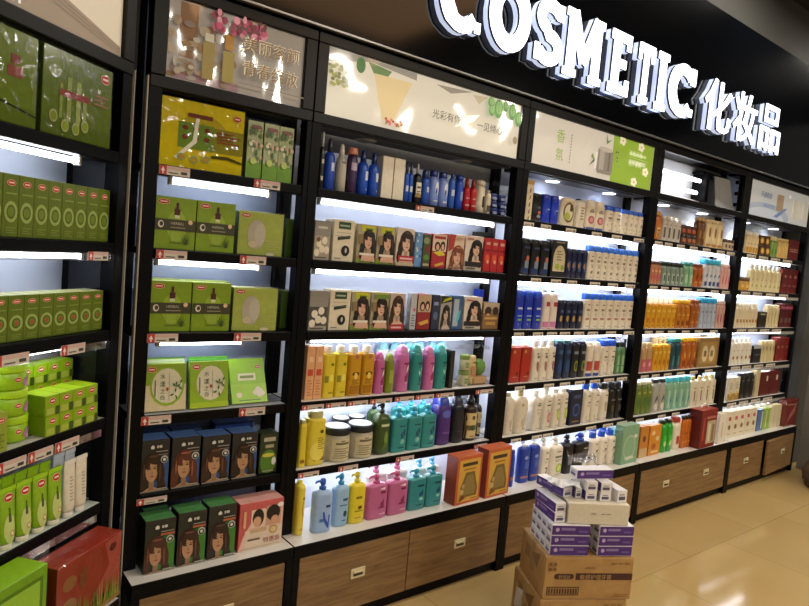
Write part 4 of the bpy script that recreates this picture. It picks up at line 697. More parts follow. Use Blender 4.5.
# bottom shelf
row('3', 'F', 291.5, 305, 1, BT, 'yellow slim bottle without pump beside the post', 'bottle', vtop=482, body='#ddc844', cap='#d8cc3c', n=3, cap_w=.6, cap_h=.05, sh=.9, decs=[('P', [(.1, .2), (.3, .4), (.1, .5), (.25, .66), (.15, .66), (0, .5), (.18, .38)], '#b88a20'), ('R', -.1, .1, .3, .14, '#c89c2c'), ('R', .1, .7, .35, .75, '#6a5a20')], y=.04)
row('3', 'F', 314, 333, 1, BT, 'pale blue lotion bottle with dark blue pump', 'bottle', vtop=480, d=.055, body='#98b4dc', cap='#2454b8', style='pump', n=3, neck=.3, sh=.86, decs=[('P', [(-.05, .5), (.05, .5), (.12, .34), (.32, .2), (.28, .08), (.0, .3)], '#2c50b0'), ('P', [(.28, .42), (.36, .42), (.34, .1), (.27, .1)], '#2c50b0'), ('R', .1, .6, .36, .66, '#2a3c70'), ('R', -.2, .26, .0, .34, '#4a6ab0')], y=.02, rz=R(-6))
row('3', 'F', 333.8, 349.5, 1, BT, 'pale blue lotion bottle with turquoise pump', 'bottle', vtop=475, d=.05, body='#94b8d8', cap='#2090c0', style='pump', n=3, neck=.3, sh=.86, decs=[('R', .0, .62, .34, .68, '#2a4c78'), ('R', -.2, .5, .3, .53, '#3c6490'), ('E', .2, .3, .12, .08, '#183848'), ('R', .0, .12, .3, .15, '#3c6490')], y=.04)
row('3', 'F', 350, 366, 1, BT, 'yellow lotion bottle with yellow pump', 'bottle', vtop=474, d=.05, body='#dcc82c', cap='#d8c430', style='pump', n=3, neck=.3, sh=.88, decs=[('R', -.2, .62, .2, .68, '#7a6c14'), ('E', .1, .4, .14, .05, '#5a4c10'), ('R', -.25, .3, .3, .33, '#8a7c1c'), ('R', -.2, .14, .2, .16, '#8a7c1c')], y=.03)
row('3', 'F', 367, 407.8, 2, BT, 'broad pink lotion bottle with pink pump', 'bottle', vtop=477, d=.05, body='#b8608c', cap='#b85080', style='pump', n=4.5, neck=.24, sh=.92, decs=[('R', .1, .72, .36, .78, '#6a1c44'), ('P', [(.1, .44), (.3, .56), (.3, .36), (.14, .3)], '#8a2c5c'), ('R', .0, .3, .36, .34, '#7a2450'), ('R', .1, .12, .4, .15, '#e0b0c8'), ('P', [(.0, .86), (.34, .9), (.3, .82)], '#f0d8e4')], gap=.97, y=.03)
row('3', 'F', 366, 408, 2, BT, 'white lotion bottle with pink pump in back row', 'bottle', vtop=466, y=.12, d=.05, body='#e0dce0', cap='#c86890', style='pump', n=4, neck=.24, sh=.9, gap=.9)
row('3', 'F', 408.5, 442.5, 2, BT, 'teal lotion bottle with teal pump', 'bottle', vtop=471, d=.05, body='#2f8488', cap='#2c94ac', style='pump', n=4.5, neck=.26, sh=.92, decs=[('R', -.05, .72, .36, .78, '#0f3c44'), ('P', [(.05, .5), (.3, .62), (.34, .46), (.14, .4)], '#1c4a6c'), ('E', .2, .34, .12, .05, '#8ac4b8'), ('R', -.05, .14, .34, .17, '#0f3c44')], gap=.97, y=.03)
row('3', 'F', 414, 440, 2, BT, 'pale blue capped bottle behind teal bottles', 'bottle', vtop=461, y=.12, d=.05, body='#c8dce0', cap='#58b8e0', style='pump', n=4, neck=.3, sh=.9, gap=.8)
win = [('R', -.42, .05, .42, .93, '#cfa040'), ('R', -.3, .79, .3, .86, '#3a2a1c'), ('R', -.24, .71, .24, .735, '#8a5a24'), ('P', [(-.28, .14), (.34, .14), (.36, .3), (.2, .66), (-.14, .66), (-.32, .36)], '#6f5a2c'), ('P', [(-.2, .18), (.26, .18), (.28, .32), (.14, .6), (-.08, .6), (-.22, .36)], '#8a7440'), ('E', -.26, .26, .07, .06, '#c8a878'), ('E', -.22, .38, .05, .05, '#b89868'), ('P', [(-.36, .06), (-.1, .12), (-.3, .2)], '#7a4420'), ('R', .1, .08, .38, .1, '#8a5a24')]
row('3', 'F', 453, 480.5, 1, B, 'orange gift box with window, left one nearer the teal bottles', 'box', vtop=457, d=.075, body='#bf5a30', side='#8a3820', top='#c86a48', decs=win, jit=0, rz=R(3), y=-.012)
row('3', 'F', 483.5, 509.5, 1, B, 'orange gift box with window, right one beside the blue bottles', 'box', vtop=449, d=.075, body='#bf5a30', side='#8a3820', top='#c86a48', decs=win, jit=0, rz=R(3), y=-.012)

# ---------- green poster bay
Wc = '#e4dccc'
def wb(mk, cap='#2c62d8', **k):
    a = dict(body=Wc, cap=cap, n=3, cap_h=.17, cap_w=.95, sh=.95, neck=.8, seg=14, decs=mk + [('R', -.12, .80, .2, .83, '#4a4640'), ('R', -.2, .50, .1, .515, '#8a8478'), ('R', -.2, .54, .2, .552, '#a39c90'), ('R', -.15, .07, .25, .09, '#8a8478')]); a.update(k); return a
row('4', 'A', 525, 531.5, 1, B, 'narrow cream carton with gold top and dark script', 'box', vtop=180, body='#d8ccb0', d=.05, decs=[('R', -.5, .9, .5, 1, '#b89040')] + script('#5a4434', 0, .45, 1.6, 5))
row('4', 'A', 532.5, 542.6, 1, BT, 'black shampoo bottle with orange spark print', 'bottle', vtop=193, body='#15141a', cap='#15141a', n=4, cap_w=.95, sh=.95, neck=.9, cap_h=.1, decs=[('E', .2, .35, .15, .08, '#c87040'), ('E', .15, .2, .2, .06, '#8a98a8'), ('R', 0, .5, .3, .6, '#5a5a64')])
row('4', 'A', 543, 559.5, 2, BT, 'cobalt blue shampoo bottle with white swoosh', 'bottle', vtop=194, body='#1f3cc0', cap='#1c34b0', n=3.4, cap_w=.95, sh=.95, neck=.85, cap_h=.18, decs=[('P', [(-.5, 0), (.2, 0), (.1, .2), (-.1, .55), (-.5, .1)], '#d0d8ec'), ('R', .0, .55, .35, .6, '#a8b8e8')])
row('4', 'A', 560.5, 576, 1, BT, 'cream bottle with green and brown oval wreath print', 'bottle', vtop=197, body='#d8d0b8', cap='#e0d8c4', n=3.5, cap_w=.8, cap_h=.05, sh=.9, neck=.7, decs=[('E', 0, .5, .36, .38, '#6a5638'), ('E', 0, .5, .28, .3, '#d8d0b0'), ('E', -.1, .35, .2, .14, '#a8b450'), ('R', .05, .55, .25, .8, '#4a3a28')])
row('4', 'A', 577, 586, 1, BT, 'white bottle with small black cap', 'bottle', vtop=198.5, body=Wc, cap='#20201e', n=3, cap_w=.4, cap_h=.05, sh=.85, decs=lines(-.2, .25, .3, .8, 5, '#8a8274'))
row('4', 'A', 586.5, 605, 2, BT, 'white bottle with pink circle and blue foot', 'bottle', vtop=200, d=.05, **wb([('E', 0, .4, .34, .17, '#b85a68'), ('E', 0, .4, .2, .1, '#dca0a0'), ('R', -.5, 0, .5, .08, '#2c50b0'), ('R', -.25, .7, .25, .78, '#8a8274')], cap='#e0d8c8'))
row('4', 'A', 605.8, 621.6, 2, BT, 'white bottle with blue cap and red print', 'bottle', vtop=205.5, **wb([('P', [(-.3, .28), (.3, .34), (.3, .42), (-.3, .38)], '#b84048'), ('R', -.25, .6, .25, .68, '#7a7468')]))
row('4', 'A', 623, 646, 4, BT, 'white bottle with blue cap and green leaf', 'bottle', vtop=209.5, **wb([('P', [(-.3, .2), (.3, .24), (.3, .32), (-.3, .28)], '#4a7a44'), ('E', 0, .5, .2, .1, '#b8b0a0')]))
row('4', 'B', 520.8, 549.3, 3, BT, 'black shampoo bottle with blue glow', 'bottle', vtop=238, body='#14151d', cap='#1a1a20', n=4, cap_w=.95, sh=.95, neck=.9, cap_h=.08, decs=[('R', -.4, 0, .4, .2, '#24386c'), ('E', .15, .48, .18, .1, '#b86a4c'), ('R', -.15, .2, .3, .42, '#7a8698'), ('R', -.3, .78, .3, .84, '#3a4468')])
row('4', 'B', 550.5, 565.5, 1, B, 'black carton with cream arch and green fruit', 'box', vtop=240, body='#1e1d1c', d=.05, decs=[('E', 0, .5, .4, .36, '#c8be9c'), ('R', -.4, .15, .4, .5, '#c8be9c'), ('E', -.1, .28, .16, .08, '#9aac3c'), ('E', .25, .26, .12, .08, '#8aa03c'), ('R', -.3, .92, .3, .96, '#8a8474')] + lines(-.2, .2, .45, .75, 4, '#8a8468'))
row('4', 'B', 566, 587, 4, BT, 'navy shampoo bottle with grey print', 'bottle', vtop=248.5, body='#171f44', cap='#131938', n=3.5, cap_w=.9, sh=.93, neck=.8, cap_h=.06, seg=14, decs=[('R', -.2, .25, .25, .6, '#4a5a80'), ('E', -.2, .45, .15, .1, '#a87850')])
row('4', 'B', 587.6, 642.8, 8, BT, 'white bottle with sky blue cap', 'bottle', vtop=245.5, d=.045, **wb([('R', -.25, .62, .2, .7, '#8a8274'), ('P', [(-.1, .18), (.25, .24), (.25, .32), (-.1, .28)], '#6a7a68'), ('E', .1, .45, .14, .05, '#a8a090')], cap='#3a7ae8'))
row('4', 'C', 514.3, 541.8, 3, BT, 'cobalt bottle with white wave foot', 'bottle', vtop=290.5, body='#1d36b0', cap='#2450d0', n=3.4, cap_w=.95, sh=.94, neck=.85, cap_h=.14, decs=wave(0, '#d0d8e8') + [('R', -.2, .26, .3, .31, '#8ab84c')])
row('4', 'C', 542.4, 557.8, 2, BT, 'white bottle with purple ribbon and black dot cap', 'bottle', vtop=291, body='#e0d4cc', cap='#2a2626', n=3, cap_w=.35, cap_h=.04, sh=.88, decs=[('P', [(-.5, .5), (.0, .36), (.5, .5), (.5, .36), (.0, .24), (-.5, .36)], '#8a4c94'), ('R', -.5, 0, .5, .2, '#c87cac'), ('R', -.2, .62, .3, .74, '#a83c4c')])
row('4', 'C', 558.4, 583, 4, BT, 'navy bottle with small ochre drop', 'bottle', vtop=300.5, body='#141b3c', cap='#101631', n=3.5, cap_w=.9, sh=.93, neck=.8, cap_h=.06, seg=14, decs=[('E', -.1, .38, .2, .12, '#b09050'), ('R', -.25, .6, .25, .7, '#4a587c')])
row('4', 'C', 583.6, 636.6, 7, BT, 'white bottle with azure cap', 'bottle', vtop=293.5, d=.045, **wb([('R', -.25, .6, .2, .68, '#8a8274'), ('R', -.3, .3, .25, .37, '#a87468'), ('E', .05, .46, .16, .06, '#c8c0b0')], cap='#2f6ee4'))
row('4', 'D', 509.3, 531, 2, BT, 'brick red square bottle', 'bottle', vtop=346, d=.06, body='#a82820', cap='#d8b8a0', n=6, cap_w=.5, cap_h=.05, sh=.97, neck=.9, decs=[('E', -.2, .88, .12, .05, '#d08050'), ('R', -.2, .15, .2, .17, '#d09070'), ('E', .2, .25, .12, .05, '#6a140c')])
row('4', 'D', 532, 555.3, 3, BT, 'white bottle with black figure print', 'bottle', vtop=340, d=.05, **wb([('E', .1, .45, .12, .14, '#4a4644'), ('E', .2, .42, .14, .16, '#b86a60'), ('R', 0, .68, .3, .76, '#6a6458')], cap='#d8d4cc', cap_w=.6))
row('4', 'D', 555.8, 570.5, 2, BT, 'dark teal blue bottle', 'bottle', vtop=341, body='#14284c', cap='#1c6470', n=3.4, cap_w=.85, sh=.93, neck=.8, cap_h=.06, decs=[('E', 0, .35, .3, .2, '#24487c'), ('R', -.3, .7, .3, .8, '#3c5880')])
row('4', 'D', 571, 585.8, 2, BT, 'black navy bottle with lime circle', 'bottle', vtop=342, body='#0f1526', cap='#1a2244', n=3.4, cap_w=.85, sh=.93, neck=.8, cap_h=.06, decs=[('E', .1, .35, .28, .16, '#8a9a3c'), ('E', .1, .35, .2, .11, '#3a4a2c'), ('R', -.3, .7, .3, .78, '#7a8494')])
row('4', 'D', 586.3, 600.8, 2, BT, 'rounded white bottle with red swirl and blue foot', 'bottle', vtop=343, body='#e2d8c8', cap='#e2d8c8', n=2.6, cap_w=.8, sh=.85, neck=.7, cap_h=.05, decs=[('R', -.5, .18, .5, .48, '#b04840'), ('P', [(-.4, .22), (.4, .4), (.4, .46), (-.4, .3)], '#dca898'), ('R', -.5, 0, .5, .1, '#24409c')])
row('4', 'D', 601.3, 615.6, 2, BT, 'white bottle with blue cap and grey curve', 'bottle', vtop=340.5, **wb([('P', [(-.3, .3), (.3, .36), (.3, .44), (-.3, .34)], '#4a4844'), ('R', -.2, .6, .2, .66, '#7a7468')], cap='#2458d4'))
row('4', 'D', 615.9, 624.5, 2, BT, 'clear green bottle with dark cap', 'bottle', vtop=343, body='#5a8a5c', cap='#1c2420', n=2.6, cap_w=.6, cap_h=.14, decs=[('R', -.3, .1, .3, .7, '#8ab488'), ('R', -.2, .3, .2, .34, '#2c4a30')])
row('4', 'D', 625, 630, 1, BT, 'slim black bottle beside the green bottles', 'bottle', vtop=340, body='#1c1c1e', cap='#141414', n=2, cap_h=.2)
lean = [('P', [(.0, .12), (.1, .4), (.3, .7), (.36, .66), (.16, .38), (.08, .1)], '#b8a890'), ('E', -.02, .3, .12, .1, '#c4b8a0'), ('R', .0, .1, .3, .13, '#a89c88')]
row('4', 'E', 505, 514.8, 1, BT, 'cream lotion bottle beside the post', 'bottle', vtop=394, body='#ded4c0', cap='#cbbf9c', n=2.8, cap_w=.45, cap_h=.1, sh=.8, decs=lean)
row('4', 'E', 515.8, 528.6, 1, BT, 'cream lotion bottle with beige peaked cap', 'bottle', vtop=391.5, body='#ded4c0', cap='#c4b48c', n=2.8, cap_w=.42, cap_h=.14, sh=.8, decs=lean + [('E', -.1, .78, .1, .04, '#b09c70')])
row('4', 'E', 533, 542.3, 1, BT, 'white bottle with green sprig, cylinder cap', 'bottle', vtop=391.5, **wb([('R', -.2, .74, .25, .78, '#5a7a4c'), ('P', [(.1, .15), (.25, .4), (.15, .42)], '#6a9a50'), ('R', -.25, .62, .3, .64, '#a8a090')], cap='#e8e4dc', cap_w=.5, cap_h=.16, sh=.85, neck=.4))
row('4', 'E', 543, 552, 1, BT, 'white bottle with pink round fruit, cylinder cap', 'bottle', vtop=389, **wb([('R', -.2, .68, .25, .72, '#3c6a44'), ('E', .15, .34, .26, .15, '#c87884'), ('E', .15, .34, .16, .09, '#dca8a8')], cap='#e8e4dc', cap_w=.5, cap_h=.16, sh=.85, neck=.4))
row('4', 'E', 552.6, 568, 2, BT, 'white bottle with halved lime print', 'bottle', vtop=390, **wb([('E', .2, .4, .28, .18, '#a4b83c'), ('E', .2, .4, .2, .12, '#ccd878'), ('R', -.1, .68, .3, .72, '#5a6a50')], cap='#dcd8d0', cap_w=.6, cap_h=.1, sh=.88, neck=.5))
row('4', 'E', 569, 581.5, 1, B, 'dark navy carton with blue ring', 'box', vtop=390, body='#141a38', d=.05, decs=[('E', 0, .42, .3, .18, '#3c5ca0'), ('E', 0, .42, .22, .13, '#18224c'), ('R', -.3, .75, .3, .85, '#3c4a74'), ('R', -.3, .08, .3, .12, '#8a6a3c')])
row('4', 'E', 583, 600, 2, BT, 'white bottle with bright blue round cap', 'bottle', vtop=385, **wb([('R', -.1, .6, .3, .64, '#8a8a70'), ('P', [(-.2, .12), (.3, .14), (.3, .26), (-.2, .2)], '#b0b478')], cap='#2c60d8', cap_w=.6, cap_h=.14, sh=.82, neck=.5, n=2.6))
row('4', 'E', 601, 608.5, 1, BT, 'white bottle with black cap beside black bottles', 'bottle', vtop=384, **wb([('R', -.1, .3, .3, .6, '#b8b0a0')], cap='#1c1c1e', cap_w=.7, cap_h=.16, sh=.82, neck=.5))
row('4', 'E', 609, 627, 2, BT, 'black bottle with silver lines', 'bottle', vtop=383.5, body='#131417', cap='#24262a', n=2.8, cap_w=.7, cap_h=.14, sh=.85, decs=[('R', -.3, .6, .3, .64, '#6a6c74'), ('R', -.2, .25, .2, .45, '#4a4438')])
row('4', 'F', 510.3, 514.3, 1, BT, 'slim blue bottle beside the orange gift box', 'bottle', vtop=451, body='#1f40a8', cap='#1c3898', n=2.5, cap_w=.8, cap_h=.1, decs=[('R', -.4, .2, .4, .3, '#a86a40')], y=.04)
row('4', 'F', 520, 539.8, 2, BT, 'cobalt blue bottle with copper line, pale top', 'bottle', vtop=446, d=.05, body='#1d3a9c', cap='#c8ccd8', n=3, cap_w=.6, cap_h=.05, sh=.9, taper=-.02, decs=[('R', -.4, .14, .4, .19, '#a86a48'), ('R', -.1, .4, .3, .6, '#4a64b8'), ('E', .0, .7, .2, .05, '#8a9cd0')], y=.05)
row('4', 'F', 519, 539, 2, BT, 'white capped bottle behind cobalt bottles', 'bottle', vtop=440, y=.14, body='#d8dce0', cap='#e8e8e8', n=3, cap_w=.6)
row('4', 'F', 541, 549.8, 1, BT, 'white pump bottle with brown palm print', 'bottle', vtop=440, **wb([('P', [(-.1, .1), (.1, .3), (-.2, .34), (.2, .36), (.1, .1)], '#6a5040'), ('R', -.1, .6, .3, .64, '#8a8070')], cap='#e4e0d8', style='pump', sh=.88, neck=.32), y=.05)
row('4', 'F', 550.5, 563.5, 1, BT, 'white pump bottle with lime half print', 'bottle', vtop=439, **wb([('E', .12, .28, .26, .15, '#a4b83c'), ('E', .12, .28, .18, .1, '#d4dc84'), ('R', -.25, .62, .3, .68, '#5a6a50'), ('R', -.25, .54, .3, .56, '#8a8878')], cap='#e4e0d8', style='pump', sh=.88, neck=.3), y=.04)
row('4', 'F', 564.5, 574, 1, BT, 'black navy pump bottle, narrower one', 'bottle', vtop=436, body='#11131c', cap='#181c34', style='pump', n=3, neck=.36, sh=.88, decs=[('R', -.2, .3, .3, .6, '#6a7080')], y=.04)
row('4', 'F', 575.5, 589.8, 1, BT, 'black navy pump bottle with white fruit, broader one', 'bottle', vtop=432, body='#101117', cap='#2c4cb8', style='pump', n=3.4, neck=.3, sh=.88, decs=[('E', .15, .2, .2, .1, '#d8d0b4'), ('R', -.1, .55, .35, .7, '#50525c'), ('R', .0, .76, .3, .8, '#a8a8a0')], y=.03)
row('4', 'F', 590.5, 616, 3, BT, 'white bottle with royal blue round pump cap', 'bottle', vtop=434, **wb([('R', .0, .55, .3, .62, '#6a6458'), ('P', [(.0, .2), (.3, .3), (.2, .45), (.1, .4)], '#a89c88'), ('R', -.05, .12, .3, .14, '#8a8070')], cap='#2454c8', cap_w=.6, cap_h=.16, sh=.84, neck=.4, n=3), y=.04)
row('4', 'F', 590, 610, 2, BT, 'white bottle with royal blue cap in back row', 'bottle', vtop=429, y=.14, **wb([], cap='#2454c8', cap_w=.6, cap_h=.16, sh=.84, neck=.4, n=3))
row('4', 'F', 620.3, 637.5, 1, B, 'mint green box with round window', 'box', vtop=426, d=.06, body='#7fa888', top='#a8c8b0', decs=[('E', -.05, .42, .38, .34, '#a4c0a4'), ('E', -.05, .42, .32, .28, '#86ae8c'), ('E', .28, .7, .1, .05, '#e0dcd0'), ('P', [(-.25, .1), (.3, .12), (.2, .2), (-.3, .18)], '#c8d4c0')], y=0)
row('4', 'F', 613.5, 620, 1, B, 'narrow turquoise carton beside the mint box', 'box', vtop=429, y=.10, body='#7cc0cc', d=.05)

# ---------- open light box bay
sm = dict(seg=12)
row('5', 'A', 655.2, 662.3, 1, BT, 'orange bottle with gold top', 'bottle', vtop=211, body='#b86a28', cap='#c89040', n=3, cap_w=.8, decs=lab('#d8a860', -.3, .3, .1, .5, '#7a3a18'), **sm)
row('5', 'A', 663, 681.5, 4, BT, 'grey white bottle with dark side print', 'bottle', vtop=215, body='#c0bcb4', cap='#e0dcd4', n=2.6, cap_w=.6, decs=[('R', -.3, .15, .0, .6, '#5a5450'), ('R', -.2, .7, .2, .76, '#8a8680')], **sm)
row('5', 'A', 682.3, 697, 3, make_jar, 'brown hair mask jar at the bottom', 'jar', h=.06, d=.05, body='#5a3020', lid='#2a1c18', decs=[('R', -.3, .3, .3, .8, '#b06a40')])
row('5', 'A', 682.3, 697, 3, make_jar, 'brown hair mask jar stacked on top', 'jar', h=.06, d=.05, dz=.0615, body='#5a3020', lid='#3a2018', decs=[('R', -.3, .3, .3, .8, '#b8502c')])
row('5', 'A', 697.6, 705.3, 2, BT, 'brown bottle with tan top', 'bottle', vtop=217, body='#6a4424', cap='#b8986c', n=3, cap_w=.8, decs=[('R', -.2, .3, .2, .6, '#a87c48')], **sm)
row('5', 'A', 706, 723.3, 3, BT, 'cream bottle with brown oval label', 'bottle', vtop=219, body='#dccba4', cap='#c8b488', n=4, cap_w=.8, sh=.92, decs=[('E', 0, .6, .2, .2, '#8a6438'), ('R', -.5, 0, .5, .14, '#a87c44')], **sm)
row('5', 'A', 724, 734, 3, make_jar, 'small brown and cream jar, low row', 'jar', vtop=239, d=.03, body='#b8a488', lid='#4a3428', decs=[('R', -.3, .3, .3, .7, '#5a4434')])
row('5', 'B', 650.3, 661.5, 3, BT, 'pinkish bottle with brown cap', 'bottle', vtop=261, body='#b87c5c', cap='#5a3c28', n=2.8, cap_w=.8, cap_h=.12, decs=[('E', 0, .35, .3, .14, '#c85a6c'), ('R', -.3, .6, .3, .7, '#d8b088')], **sm)
row('5', 'B', 662, 683.8, 5, BT, 'clear grey bottle with black cap', 'bottle', vtop=261.5, body='#7a8c80', cap='#1e2420', n=2.8, cap_w=.85, cap_h=.16, decs=[('R', -.3, .1, .3, .6, '#a8b8ac'), ('R', -.15, .2, .15, .5, '#38443c')], **sm)
row('5', 'B', 684.3, 693.3, 2, BT, 'sea green bottle with teal cap', 'bottle', vtop=262, body='#7cab88', cap='#3c8c84', n=2.8, cap_w=.85, cap_h=.12, decs=[('R', -.3, .15, .3, .55, '#a8c8a8')], **sm)
row('5', 'B', 694, 703.4, 2, BT, 'rust orange bottle', 'bottle', vtop=264, body='#a8581c', cap='#6a3414', n=3, cap_w=.85, cap_h=.1, decs=[('R', -.3, .2, .3, .26, '#d8a050'), ('E', 0, .5, .2, .14, '#7a3810')], **sm)
row('5', 'B', 704, 720.3, 4, BT, 'white bottle with cyan cap and navy mark', 'bottle', vtop=259, body='#c8ccd4', cap='#3cb4dc', n=3, cap_w=.95, cap_h=.16, decs=[('R', -.3, .08, .3, .26, '#2c3c7c'), ('P', [(-.2, .4), (.2, .5), (.2, .6), (-.2, .5)], '#4a5a90')], **sm)
row('5', 'B', 721, 731.3, 3, BT, 'pale pink bottle', 'bottle', vtop=264, body='#d8a8a4', cap='#e0c4bc', n=3, cap_w=.85, cap_h=.12, decs=[('E', 0, .4, .2, .2, '#c07078')], **sm)
row('5', 'C', 644.8, 675.6, 6, BT, 'golden yellow bottle', 'bottle', vtop=303.5, d=.05, body='#d09a20', cap='#c88c1c', n=3.5, cap_w=.9, cap_h=.06, sh=.95, neck=.85, decs=[('E', 0, .35, .24, .12, '#b06c14'), ('R', -.3, .7, .3, .8, '#e8c458'), ('R', -.2, .1, .2, .14, '#8a5410')], **sm)
row('5', 'C', 647, 677, 6, BT, 'cream capped bottle behind golden bottles', 'bottle', vtop=297, y=.13, d=.05, body='#d0a850', cap='#d8c8a8', n=3, cap_w=.9, cap_h=.2, **sm)
row('5', 'C', 676.3, 690, 3, BT, 'amber bottle with yellow cap', 'bottle', vtop=300, body='#b87418', cap='#dca828', n=3, cap_w=.9, cap_h=.12, decs=[('R', -.3, .1, .3, .3, '#7a3c10'), ('R', -.3, .5, .3, .56, '#e0a848')], **sm)
row('5', 'C', 690.6, 699.2, 2, BT, 'dark orange bottle', 'bottle', vtop=300, body='#9c5418', cap='#8a4a18', n=3, cap_w=.9, cap_h=.1, decs=[('R', -.3, .2, .3, .26, '#d08c40'), ('R', -.3, .6, .3, .66, '#d08c40')], **sm)
row('5', 'C', 699.8, 715.6, 4, BT, 'clear blue bottle with bright cyan cap', 'bottle', vtop=298, body='#a8b4c8', cap='#2ca4e0', n=3, cap_w=.95, cap_h=.15, decs=[('P', [(-.3, .15), (.3, .35), (.3, .45), (-.3, .25)], '#3c4c7c'), ('R', -.2, .6, .2, .66, '#5a6890')], **sm)
row('5', 'C', 716.2, 725.6, 3, BT, 'rose tinted bottle', 'bottle', vtop=301, body='#c8a098', cap='#d8c0b8', n=3, cap_w=.9, cap_h=.12, decs=[('E', 0, .4, .24, .2, '#a85a64')], **sm)
row('5', 'D', 641, 652.3, 2, BT, 'tan bottle with pink flower label', 'bottle', vtop=343.5, d=.05, body='#b89468', cap='#c8b088', n=3.4, cap_w=.7, cap_h=.12, decs=[('R', -.45, .02, .45, .5, '#b8586c'), ('E', 0, .3, .24, .1, '#dc98a0')], **sm)
row('5', 'D', 653, 669.8, 4, BT, 'golden yellow bottle', 'bottle', vtop=345, d=.05, body='#d09a20', cap='#dcb030', n=3.5, cap_w=.9, cap_h=.06, sh=.95, neck=.85, decs=[('E', 0, .35, .24, .12, '#b06c14'), ('R', -.3, .7, .3, .8, '#e8c458')], **sm)
row('5', 'D', 653, 672, 4, BT, 'tan capped bottle in back row', 'bottle', vtop=338, y=.14, d=.05, body='#c09850', cap='#c8a878', n=3, cap_w=.9, cap_h=.2, **sm)
row('5', 'D', 670.5, 680.6, 2, BT, 'dark teal bottle with turquoise cap', 'bottle', vtop=339, body='#1c4450', cap='#2c8c94', n=3, cap_w=.9, cap_h=.1, decs=[('R', -.2, .15, .2, .5, '#3c7c84')], **sm)
row('5', 'D', 681.3, 696, 3, BT, 'orange bottle with yellow cap', 'bottle', vtop=338, body='#b0601c', cap='#dcb42c', n=3, cap_w=.9, cap_h=.12, decs=[('R', -.3, .1, .3, .3, '#8a3c14'), ('E', 0, .5, .2, .12, '#d89848')], **sm)
row('5', 'D', 697, 717.5, 1, B, 'gold gift box with two bottles shown in window', 'box', vtop=338, d=.06, body='#8f6f3c', decs=[('R', -.4, .12, .4, .86, '#a88850'), ('E', -.17, .46, .14, .28, '#d8c8a0'), ('E', .17, .46, .14, .28, '#d8c8a0'), ('R', -.22, .36, -.1, .56, '#8a6c3c'), ('R', .1, .36, .22, .56, '#8a6c3c')])
row('5', 'E', 635.3, 651.6, 3, BT, 'olive green bottle with leaf print', 'bottle', vtop=383, d=.05, body='#6a7c34', cap='#c8c8a8', n=3, cap_w=.8, cap_h=.08, decs=[('E', 0, .4, .3, .2, '#4a6494' if 0 else '#44703c'), ('R', -.3, .7, .3, .76, '#a8b060')], **sm)
row('5', 'E', 652.5, 665.3, 2, BT, 'grey white bottle with black and white cap', 'bottle', vtop=380, d=.05, body='#a8a8a0', cap='#2c3438', n=3, cap_w=.8, cap_h=.1, decs=[('P', [(-.3, .1), (.3, .4), (.1, .6), (-.2, .4)], '#4a4a48'), ('E', 0, .2, .3, .12, '#d8d4c8')], **sm)
row('5', 'E', 666, 690, 4, BT, 'mint bottle with cyan cap', 'bottle', vtop=378.5, d=.05, body='#84b49c', cap='#4cc4dc', n=3, cap_w=.9, cap_h=.12, decs=[('R', -.3, .1, .0, .7, '#a8d0bc'), ('P', [(.0, .2), (.3, .3), (.2, .6)], '#3c8c9c')], **sm)
row('5', 'E', 690.8, 716.8, 4, BT, 'cream bottle with brown stripe and yellow cap', 'bottle', vtop=377.5, d=.05, body='#e0d8c0', cap='#c8b46c', n=3.4, cap_w=.5, cap_h=.12, sh=.9, decs=[('R', -.06, .2, .1, .6, '#7a5c34'), ('R', -.2, .68, .2, .72, '#a89468')], **sm)
row('5', 'F', 639, 647, 1, B, 'narrow orange carton with beige foot', 'box', vtop=427, y=.03, d=.05, body='#c07c34', decs=[('R', -.5, 0, .5, .3, '#c8a878'), ('E', 0, .6, .2, .1, '#6a3a1c')])
row('5', 'F', 648, 660.3, 1, B, 'orange carton with flower print', 'box', vtop=426, y=.03, d=.05, body='#d0882c', decs=[('E', -.2, .75, .15, .08, '#e8c890'), ('E', .2, .55, .15, .08, '#e8c890'), ('E', -.1, .3, .2, .1, '#a8541c'), ('R', -.3, .1, .3, .14, '#f0d8a8')])
row('5', 'F', 661.5, 673, 2, BT, 'bright green bottle with dark cap', 'bottle', vtop=421.5, y=.03, body='#2c9a2c', cap='#1c2c1c', n=2.8, cap_w=.7, cap_h=.1, decs=[('R', -.3, .25, .3, .6, '#3cb83c'), ('E', 0, .3, .2, .1, '#c8d898')], **sm)
row('5', 'F', 673.8, 681, 1, BT, 'white bottle with red cap', 'bottle', vtop=418, y=.03, body='#e0d4bc', cap='#9c3c28', n=3, cap_w=.8, cap_h=.14, decs=[('R', -.2, .2, .2, .5, '#a83c2c')], **sm)
row('5', 'F', 681.8, 690.3, 3, BT, 'orange brown bottle with dark cap', 'bottle', vtop=417, y=.03, body='#c06820', cap='#2c1c14', n=3, cap_w=.7, cap_h=.1, decs=[('R', -.3, .2, .3, .24, '#e8a850'), ('R', -.3, .5, .3, .54, '#8a3c10')], **sm)
